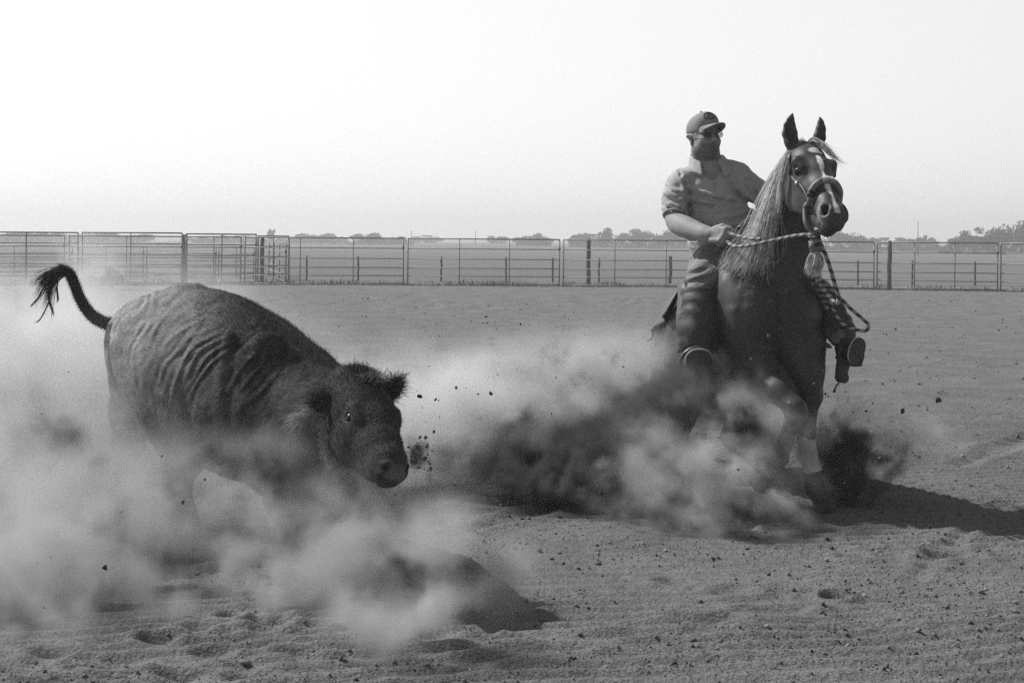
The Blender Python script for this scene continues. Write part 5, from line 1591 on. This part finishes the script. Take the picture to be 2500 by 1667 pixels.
# neck and withers ridge
T_ = []
rg = spline([(610, 752), (650, 774), (690, 800), (730, 832), (770, 868), (800, 895), (828, 915), (850, 930)], 30)
for i in range(30):
    D_ = np.interp(rg[i, 0], [600, 740, 850], [7.62, 7.2, 6.80]) + .12
    T_.append(tuft(P(rg[i, 0], rg[i, 1] + 8, D_), (.020, .04, .014), 110, (-.15, .1, 1), .38, .030, seed=200 + i, tone=(.4, .2)))
v, f = merge([(a, b) for a, b, _ in T_])
from_np('neck_ridge_hair', v, f, m_fur, calf, {'tone': np.concatenate([t for *_, t in T_])})
# tail fringe and switch
n = 5200
i = (rng.random(n) ** .9 * 45).astype(int)
th_ = rng.uniform(0, 6.283, n)
T = np.gradient(tp, axis=0)
T /= np.linalg.norm(T, axis=1, keepdims=True)
U = unit_rows(np.cross(T, [0, 1, 0]))
W = np.cross(T, U)
nr_ = U[i] * np.cos(th_)[:, None] + W[i] * np.sin(th_)[:, None]
dr = unit_rows(T[i] * .75 + nr_ * rng.uniform(.2, .8, (n, 1)) + rng.normal(0, .12, (n, 3)))
v1, f1 = hairs(tp[i] + nr_ * rt[i][:, None] * .95, nr_, rng.uniform(.015, .036, n), .0011, dr, 3, rng, .15)
tone1 = np.repeat(np.clip(rng.normal(.3, .15, n), .1, 1.0), 7)
D_ = 8.22
sg = [[P(160, 660, D_), P(135, 658, D_), P(110, 668, D_), P(88, 684, D_), P(66, 693, D_)], [P(158, 664, D_), P(132, 664, D_), P(108, 678, D_), P(95, 695, D_), P(90, 715, D_)],
      [P(156, 668, D_), P(134, 672, D_), P(118, 690, D_), P(108, 715, D_), P(98, 740, D_)], [P(158, 668, D_), P(140, 680, D_), P(128, 705, D_), P(122, 740, D_), P(112, 780, D_)]]
A1, F1, t1 = strands(sg, 420, 41, .0014, .015, L=(.55, 1.0), wig=.012)
sp = [[P(140, 672, D_), P(124, 705, D_), P(118, 735, D_), P(105, 765, D_), P(92, 785, D_), P(80, 787, D_)], [P(132, 672, D_), P(120, 710, D_), P(119, 735, D_), P(128, 760, D_), P(129, 775, D_)],
      [P(118, 680, D_), P(100, 712, D_), P(92, 728, D_), P(80, 742, D_), P(71, 752, D_)], [P(140, 675, D_), P(138, 705, D_), P(140, 730, D_), P(136, 742, D_)]]
A2 = []
for j, g_ in enumerate(sp):
    a, b, t = strands([g_, [q + np.array([.006, 0, .002]) for q in g_]], 26, 300 + j, .0016, .0022, L=(.8, 1.0), wig=.002)
    A2.append((a, b, t))
v, f = merge([(v1, f1), (A1, F1)] + [(a, b) for a, b, _ in A2])
from_np('tail_hair', v, f, m_fur, calf, {'tone': np.concatenate([tone1, t1 * .6] + [t * .4 for *_, t in A2])})

# ------------------------------------------------------------------ hazy air
def vol_mat(name, grey, density, aniso):
    m = bpy.data.materials.new(name)
    m.use_nodes = True
    nt = m.node_tree
    nt.nodes.clear()
    o = nt.nodes.new('ShaderNodeOutputMaterial')
    p = nt.nodes.new('ShaderNodeVolumePrincipled')
    p.inputs['Color'].default_value = (grey, grey, grey, 1)
    p.inputs['Density'].default_value = density
    p.inputs['Anisotropy'].default_value = aniso
    nt.links.new(p.outputs[0], o.inputs['Volume'])
    return m, p
m_haze, _ = vol_mat('haze_air', 0.9, 0.0019, 0.3)
v, f = box((0, 330, 5.0), (1400, 700, 12.6))
hz = from_np('haze', v, f, m_haze, smooth=False)
tag(hz, kind='stuff')
# ------------------------------------------------------------------ dust clouds
def dust_volume(name, lo, hi, h, fn, material, label, cat=None):
    """density field fn(x, y, z) sampled on a grid (numpy) and turned into a volume by geometry nodes"""
    lo, hi = np.asarray(lo, float), np.asarray(hi, float)
    n = np.maximum(np.round((hi - lo) / h).astype(int), 4)
    hi = lo + n * h
    ax = [np.linspace(lo[i] + h / 2, hi[i] - h / 2, n[i]) for i in range(3)]
    d = fn(ax[0][:, None, None], ax[1][None, :, None], ax[2][None, None, :]).astype(np.float32)
    d = np.broadcast_to(d, tuple(n)).ravel()
    me = bpy.data.meshes.new(name)
    me.vertices.add(len(d))
    at = me.attributes.new('dens', 'FLOAT', 'POINT')
    at.data.foreach_set('value', d)
    me.update()
    me.materials.append(material)
    o = bpy.data.objects.new(name, me)
    COL.objects.link(o)
    ng = bpy.data.node_groups.new(name, 'GeometryNodeTree')
    ng.interface.new_socket('Geometry', in_out='INPUT', socket_type='NodeSocketGeometry')
    ng.interface.new_socket('Geometry', in_out='OUTPUT', socket_type='NodeSocketGeometry')
    N, L = ng.nodes, ng.links
    gi, go = N.new('NodeGroupInput'), N.new('NodeGroupOutput')
    na = N.new('GeometryNodeInputNamedAttribute')
    na.data_type = 'FLOAT'
    na.inputs['Name'].default_value = 'dens'
    si = N.new('GeometryNodeSampleIndex')
    si.data_type = 'FLOAT'
    si.domain = 'POINT'
    si.clamp = True
    L.new(gi.outputs[0], si.inputs['Geometry'])
    L.new(na.outputs[0], si.inputs['Value'])
    pos = N.new('GeometryNodeInputPosition')
    sx = N.new('ShaderNodeSeparateXYZ')
    L.new(pos.outputs[0], sx.inputs[0])
    def m(op, a, b=None):
        q = N.new('ShaderNodeMath')
        q.operation = op
        for i, v in enumerate((a, b)):
            if v is None: continue
            if isinstance(v, (int, float)): q.inputs[i].default_value = v
            else: L.new(v, q.inputs[i])
        return q.outputs[0]
    # voxel k of an axis of n sits at lo + (hi - lo) * k / (n - 1)
    ids = []
    for i in range(3):
        a0, a1 = ax[i][0], ax[i][-1]
        q = m('DIVIDE', m('SUBTRACT', sx.outputs[i], float(a0)), float((a1 - a0) / (n[i] - 1)))
        ids.append(m('ROUND', q))
    flat = m('ADD', m('MULTIPLY', m('ADD', m('MULTIPLY', ids[0], float(n[1])), ids[1]), float(n[2])), ids[2])
    ii = N.new('FunctionNodeFloatToInt')
    L.new(flat, ii.inputs[0])
    L.new(ii.outputs[0], si.inputs['Index'])
    vc = N.new('GeometryNodeVolumeCube')
    vc.inputs['Min'].default_value = [float(a[0]) for a in ax]
    vc.inputs['Max'].default_value = [float(a[-1]) for a in ax]
    for i, k_ in enumerate(('Resolution X', 'Resolution Y', 'Resolution Z')): vc.inputs[k_].default_value = int(n[i])
    L.new(si.outputs[0], vc.inputs['Density'])
    sm = N.new('GeometryNodeSetMaterial')
    sm.inputs['Material'].default_value = material
    L.new(vc.outputs[0], sm.inputs['Geometry'])
    L.new(sm.outputs[0], go.inputs[0])
    md = o.modifiers.new('dust', 'NODES')
    md.node_group = ng
    return tag(o, label, cat, kind='stuff')

def blobs(lst, X, Y, Z, seed, warp=.10, nz=2.6, gain=1.0, lo=.42):
    """sum of soft ellipsoids (px, py, D, rx px, rz px, ry m, angle, amplitude, hardness), torn by turbulence"""
    sh = np.broadcast(X, Y, Z).shape
    Xb, Yb, Zb = (np.broadcast_to(q, sh).astype(np.float32) for q in (X, Y, Z))
    wx = warp * fbm(Xb * nz, Yb * nz, Zb * nz, 3, seed)
    wy = warp * fbm(Xb * nz + 31, Yb * nz, Zb * nz, 2, seed + 9)
    wz = warp * fbm(Xb * nz, Yb * nz + 57, Zb * nz, 3, seed + 17)
    A = np.zeros(sh, np.float32)
    for px, py, D, rx, rz, ry, ang, amp, hard in lst:
        c = P(px, py, D)
        a = math.radians(ang)
        dx, dy, dz = Xb + wx - c[0], Yb + wy - c[1], Zb + wz - c[2]
        u = dx * math.cos(a) + dz * math.sin(a)
        v = -dx * math.sin(a) + dz * math.cos(a)
        r2 = (u / PX(rx, D)) ** 2 + (v / PX(rz, D)) ** 2 + (dy / ry) ** 2
        A += amp * np.exp(-np.maximum(r2, 0) ** hard)
    n1 = fbm(Xb * nz * 1.3, Yb * nz * 1.3, Zb * nz * 1.3, 5, seed + 30, .66)
    n2 = 1 - 2 * np.abs(fbm(Xb * nz * 2.1 + 9, Yb * nz * 2.1, Zb * nz * 2.1, 3, seed + 41, .6))
    m = np.clip(lo + (n1 + .03) * 6.0 + .45 * (n2 - .55), 0, 2.6)
    A = A * m * gain
    return np.where(A < .06, 0, A - .06)
m_dust, _ = vol_mat('dust_air', .86, 1.0, .35)
_.inputs['Density Attribute'].default_value = 'density'
m_dust2, _ = vol_mat('dust_shaded', .66, 1.0, .25)  # shaded copy of the dust: its darker grey stands in for shade
_.inputs['Density Attribute'].default_value = 'density'
m_soil_shade, _ = vol_mat('dirt_spray_shade', .17, 1.0, .0)  # thrown dirt, its dark grey also standing in for shade in the plumes
_.inputs['Density Attribute'].default_value = 'density'
def edge_fade(X, Y, Z, lo, hi, m=.12):
    f = 1.0
    for q, l, h in ((X, lo[0], hi[0]), (Y, lo[1], hi[1])):
        f = f * np.clip((q - l) / m, 0, 1) * np.clip((h - q) / m, 0, 1)
    return f * np.clip((hi[2] - Z) / m, 0, 1)
CALF_DUST = [
    (60, 900, 9.3, 330, 190, .8, 8, 1.1, 1.0), (330, 980, 9.2, 330, 160, .7, -6, 1.2, 1.0), (620, 1060, 8.8, 260, 120, .5, -14, 1.2, 1.0), (960, 1010, 9.3, 200, 120, .5, 0, .9, 1.0), (60, 800, 10.5, 420, 55, .9, 0, .55, 1.0)]
CALF_FRONT = [
    (170, 1130, 7.9, 260, 150, .40, 20, 1.5, 1.1), (400, 1190, 7.25, 200, 90, .35, -10, 1.3, 1.1), (560, 1200, 6.85, 160, 90, .28, -25, 1.2, 1.2), (640, 1110, 6.75, 110, 60, .16, -15, .6, 1.2), (700, 1080, 6.60, 80, 40, .12, -10, .5, 1.2),
    (740, 1290, 6.55, 230, 110, .35, 28, 2.0, 1.2), (900, 1400, 6.30, 190, 90, .30, 35, 2.6, 1.3), (960, 1420, 5.85, 180, 80, .24, 36, 5.0, 1.4), (1060, 1500, 5.72, 110, 48, .18, 34, 7.0, 1.4), (960, 1350, 6.55, 120, 70, .22, 45, 3.6, 1.3), (1120, 1440, 6.5, 150, 50, .25, 25, 2.4, 1.2), (1220, 1480, 6.35, 110, 26, .2, 12, .9, 1.2), (880, 1330, 6.45, 120, 80, .22, 40, 2.4, 1.2), (620, 1390, 6.45, 210, 90, .35, 5, 1.8, 1.2),
    (120, 1400, 6.35, 260, 150, .50, -5, 2.4, 1.1), (260, 1350, 6.5, 150, 90, .3, 30, 1.2, 1.2), (40, 1500, 5.95, 200, 90, .35, 20, 1.6, 1.2), (360, 1440, 6.4, 110, 60, .25, 30, 1.4, 1.2), (210, 1230, 7.2, 200, 90, .35, -20, 1.2, 1.1),
    (830, 1210, 6.85, 110, 80, .22, 40, 1.2, 1.2)]
CALF_SOIL_SHADE = [
    (130, 1090, 8.3, 70, 90, .20, 20, 8, 1.3), (180, 1150, 8.2, 60, 70, .18, -30, 8, 1.3), (260, 1220, 8.0, 90, 50, .2, -25, 6, 1.2), (120, 1270, 7.7, 130, 40, .22, 10, 4, 1.2), (330, 1330, 7.2, 120, 50, .25, -20, 5, 1.2),
    (880, 1240, 7.0, 70, 60, .16, 50, 14, 1.4), (920, 1290, 6.95, 60, 50, .14, 60, 14, 1.4), (800, 1215, 7.15, 90, 45, .18, 20, 9, 1.3), (950, 1345, 6.8, 70, 26, .12, -38, 9, 1.4), (1000, 1385, 6.7, 60, 16, .10, -35, 8, 1.4), (1015, 1105, 6.82, 34, 16, .05, -48, 22, 1.4), (1045, 1138, 6.82, 16, 10, .04, -20, 26, 1.4), (440, 1390, 7.1, 110, 45, .22, 5, 7, 1.3), (1070, 1585, 6.05, 60, 16, .10, 0, 8, 1.4), (860, 1535, 6.2, 50, 14, .1, 0, 4, 1.4)]
HORSE_BACK = [(1180, 960, 9.6, 170, 90, .5, 20, 1.3, 1.0), (1080, 1010, 9.7, 130, 100, .5, 10, 1.6, 1.0), (1500, 860, 9.8, 190, 60, .35, 12, .8, 1.0), (1020, 1100, 9.4, 110, 45, .4, 0, 1.0, 1.1)]
HORSE_DUST = [
    (1300, 990, 9.2, 190, 90, .4, 20, 1.5, 1.1), (1430, 930, 9.2, 170, 70, .4, 12, 1.5, 1.1), (1580, 880, 9.5, 110, 50, .3, 20, 1.2, 1.1),
    (1690, 1010, 8.55, 120, 70, .26, 20, 2.2, 1.2), (1640, 1130, 8.45, 90, 80, .26, 10, 2.8, 1.3), (1740, 1130, 8.25, 150, 80, .25, -15, 3.4, 1.2), (1830, 1170, 8.20, 120, 22, .14, -30, 8.0, 1.4), (1925, 1222, 8.30, 70, 14, .10, -30, 10.0, 1.4), (1735, 1110, 8.15, 50, 34, .12, -30, 6.0, 1.4), (1690, 1240, 8.10, 170, 60, .25, -8, 2.6, 1.2),
    (1670, 1215, 8.2, 110, 55, .22, -10, 2.2, 1.2), (1710, 1300, 7.95, 60, 60, .15, -45, 3.4, 1.3), (1810, 1030, 8.45, 90, 60, .20, 0, 1.5, 1.1), (1930, 1040, 8.40, 60, 40, .10, 0, .5, 1.1), (1830, 1320, 8.1, 160, 34, .25, 0, 1.2, 1.2),
    (2100, 1030, 9.1, 120, 60, .3, -12, 1.5, 1.1), (2200, 1080, 9.0, 130, 60, .3, -10, 1.0, 1.1), (2110, 1120, 8.75, 50, 50, .12, 0, 1.6, 1.2), (2160, 1100, 8.9, 60, 50, .2, 0, 1.2, 1.1)]
HORSE_SOIL_SHADE = [
    (1420, 1110, 8.90, 190, 75, .26, -4, 13, 1.4), (1250, 1115, 9.0, 130, 55, .22, 0, 9, 1.3), (1150, 1120, 9.1, 80, 36, .2, 0, 5, 1.3), (1350, 1165, 8.8, 200, 26, .2, -7, 14, 1.4), (1560, 1150, 8.65, 120, 70, .22, -10, 12, 1.4), (1640, 1245, 8.45, 130, 26, .16, -16, 12, 1.4), (1560, 1020, 8.95, 130, 60, .25, 38, 10, 1.3), (1620, 960, 9.05, 90, 45, .22, 40, 9, 1.3), (1500, 1180, 8.7, 170, 40, .22, -8, 12, 1.3), (1680, 970, 8.75, 110, 60, .2, 0, 8, 1.3),
    (1330, 900, 9.4, 60, 30, .15, 60, 4, 1.3), (1450, 905, 9.3, 70, 30, .15, 40, 4, 1.3), (1760, 960, 8.8, 90, 60, .18, 0, 6, 1.3),
    (2060, 1185, 8.95, 50, 72, .18, -10, 24, 2.0), (2100, 1085, 8.95, 105, 40, .12, -15, 8, 3.0), (2165, 1115, 8.95, 44, 46, .10, -35, 8, 3.0), (2140, 1170, 8.95, 50, 20, .1, 48, 8, 2.5), (2020, 1090, 8.98, 60, 60, .16, 20, 10, 1.4), (1870, 1090, 8.9, 70, 60, .16, 0, 10, 1.4), (2120, 1190, 8.9, 60, 22, .12, 45, 7, 1.4), (1800, 1250, 8.6, 150, 40, .2, 0, 7, 1.4), (1610, 1270, 8.2, 110, 30, .15, -15, 8, 1.4)]
def streak(X, Y, Z, seed, dirv, f=16, s=3):
    """noise drawn out along the way the dirt is thrown"""
    d = unit(dirv)
    u = X * d[0] + Z * d[2]
    v = -X * d[2] + Z * d[0]
    return np.clip(.9 + 2.2 * fbm(u * s, v * f, Y * f * .6, 3, seed), .05, 2.4)
def mk_dust(name, lo, hi, h, lst, seed, m_, label, cat, gain, st=None, **kw):
    def fn(X, Y, Z):
        A = blobs(lst, X, Y, Z, seed, gain=gain, **kw)
        if st is not None: A = A * streak(X, Y, Z, seed + 77, st, *((9, 2.5) if m_ is m_dust2 else (16, 3)))
        return A * edge_fade(X, Y, Z, lo, hi)
    return dust_volume(name, lo, hi, h, fn, m_, label, cat)
mk_dust('dust_cloud', (-4.1, 7.8, -.05), (.45, 11.4, 1.55), .038, CALF_DUST, 11, m_dust, 'bright hazy dust drifting behind the calf', 'dust', 2.0)
mk_dust('dust_cloud', (-2.9, 5.2, -.05), (.30, 8.8, 1.25), .026, CALF_FRONT, 13, m_dust2, 'dust billowing round the calf legs, shade put into its colour', 'dust', 1.7, warp=.16, nz=3.4)
mk_dust('dirt_spray_shade', (-2.8, 5.7, -.03), (.25, 8.9, 1.0), .022, CALF_SOIL_SHADE, 23, m_soil_shade, 'dirt thrown up by the calf hooves, shade put into its dark colour', 'dust', 1.5, (1, 0, .6), warp=.11, nz=5)
mk_dust('dust_cloud', (-1.1, 8.6, -.05), (1.9, 10.8, 1.30), .036, HORSE_BACK, 31, m_dust, 'bright dust drifting left of the horse', 'dust', 1.4)
mk_dust('dust_cloud', (-.75, 7.4, -.05), (2.95, 10.3, 1.15), .018, HORSE_DUST, 37, m_dust2, 'dust rolling round the horse legs, shade put into its colour', 'dust', 1.5, (-.75, 0, .6), warp=.16, nz=4.4)
mk_dust('dirt_spray_shade', (-.6, 7.6, -.03), (2.7, 10.0, 1.15), .019, HORSE_SOIL_SHADE, 53, m_soil_shade, 'dirt sprayed out by the sliding horse, shade put into its dark colour', 'dust', 2.0, (.35, 0, 1), warp=.11, nz=6)
# flying clods and grains
rng = np.random.default_rng(99)
cl = []
for (x0, y0, D0, sx, sy, sd, n_) in [(1020, 1000, 6.8, 60, 70, .3, 14), (1025, 1115, 6.78, 20, 22, .05, 60), (200, 1200, 7.6, 160, 160, .5, 16), (1150, 900, 8.8, 130, 90, .5, 22), (1500, 1050, 8.4, 220, 110, .3, 30), (1950, 900, 8.3, 60, 120, .2, 12), (1850, 1280, 8.1, 150, 50, .3, 24), (2130, 960, 8.6, 90, 70, .3, 18), (900, 1260, 6.7, 40, 50, .1, 24), (150, 1450, 6.1, 150, 90, .3, 12), (600, 1120, 6.6, 160, 70, .2, 8), (2200, 1080, 8.6, 90, 70, .3, 14)]:
    for k_ in range(n_):
        cl.append(np.append(P(rng.normal(x0, sx), rng.normal(y0, sy), rng.normal(D0, sd)), min(.013, .0028 * (1 - rng.random()) ** -.5)))
for a, b, D_, r_ in [(1198, 960, 8.4, .010), (1167, 962, 8.4, .008), (395, 1113, 6.9, .008), (960, 1232, 6.5, .011), (500, 1170, 6.7, .006), (247, 1543, 6.0, .007), (2083, 1006, 8.5, .010), (2115, 1003, 8.6, .011), (2203, 1003, 8.6, .012), (1903, 803, 8.3, .008), (1834, 876, 8.3, .010), (2060, 1266, 8.3, .015), (482, 1401, 6.6, .012), (1052, 1143, 6.78, .013), (1036, 1120, 6.78, .010)]:
    cl.append(np.append(P(a, b, D_), r_))
cl = np.array(cl)
cl = cl[cl[:, 2] > .03]
v, f = lumps(cl[:, :3], cl[:, 3], 5)
tag(from_np('flying_dirt', v, f, m_peb, attrs={'tone': np.repeat(np.clip(rng.normal(.55, .4, len(cl)), .2, 1.8), 12)}), 'loose clods and grains of dirt flying through the air', 'dirt', kind='stuff')
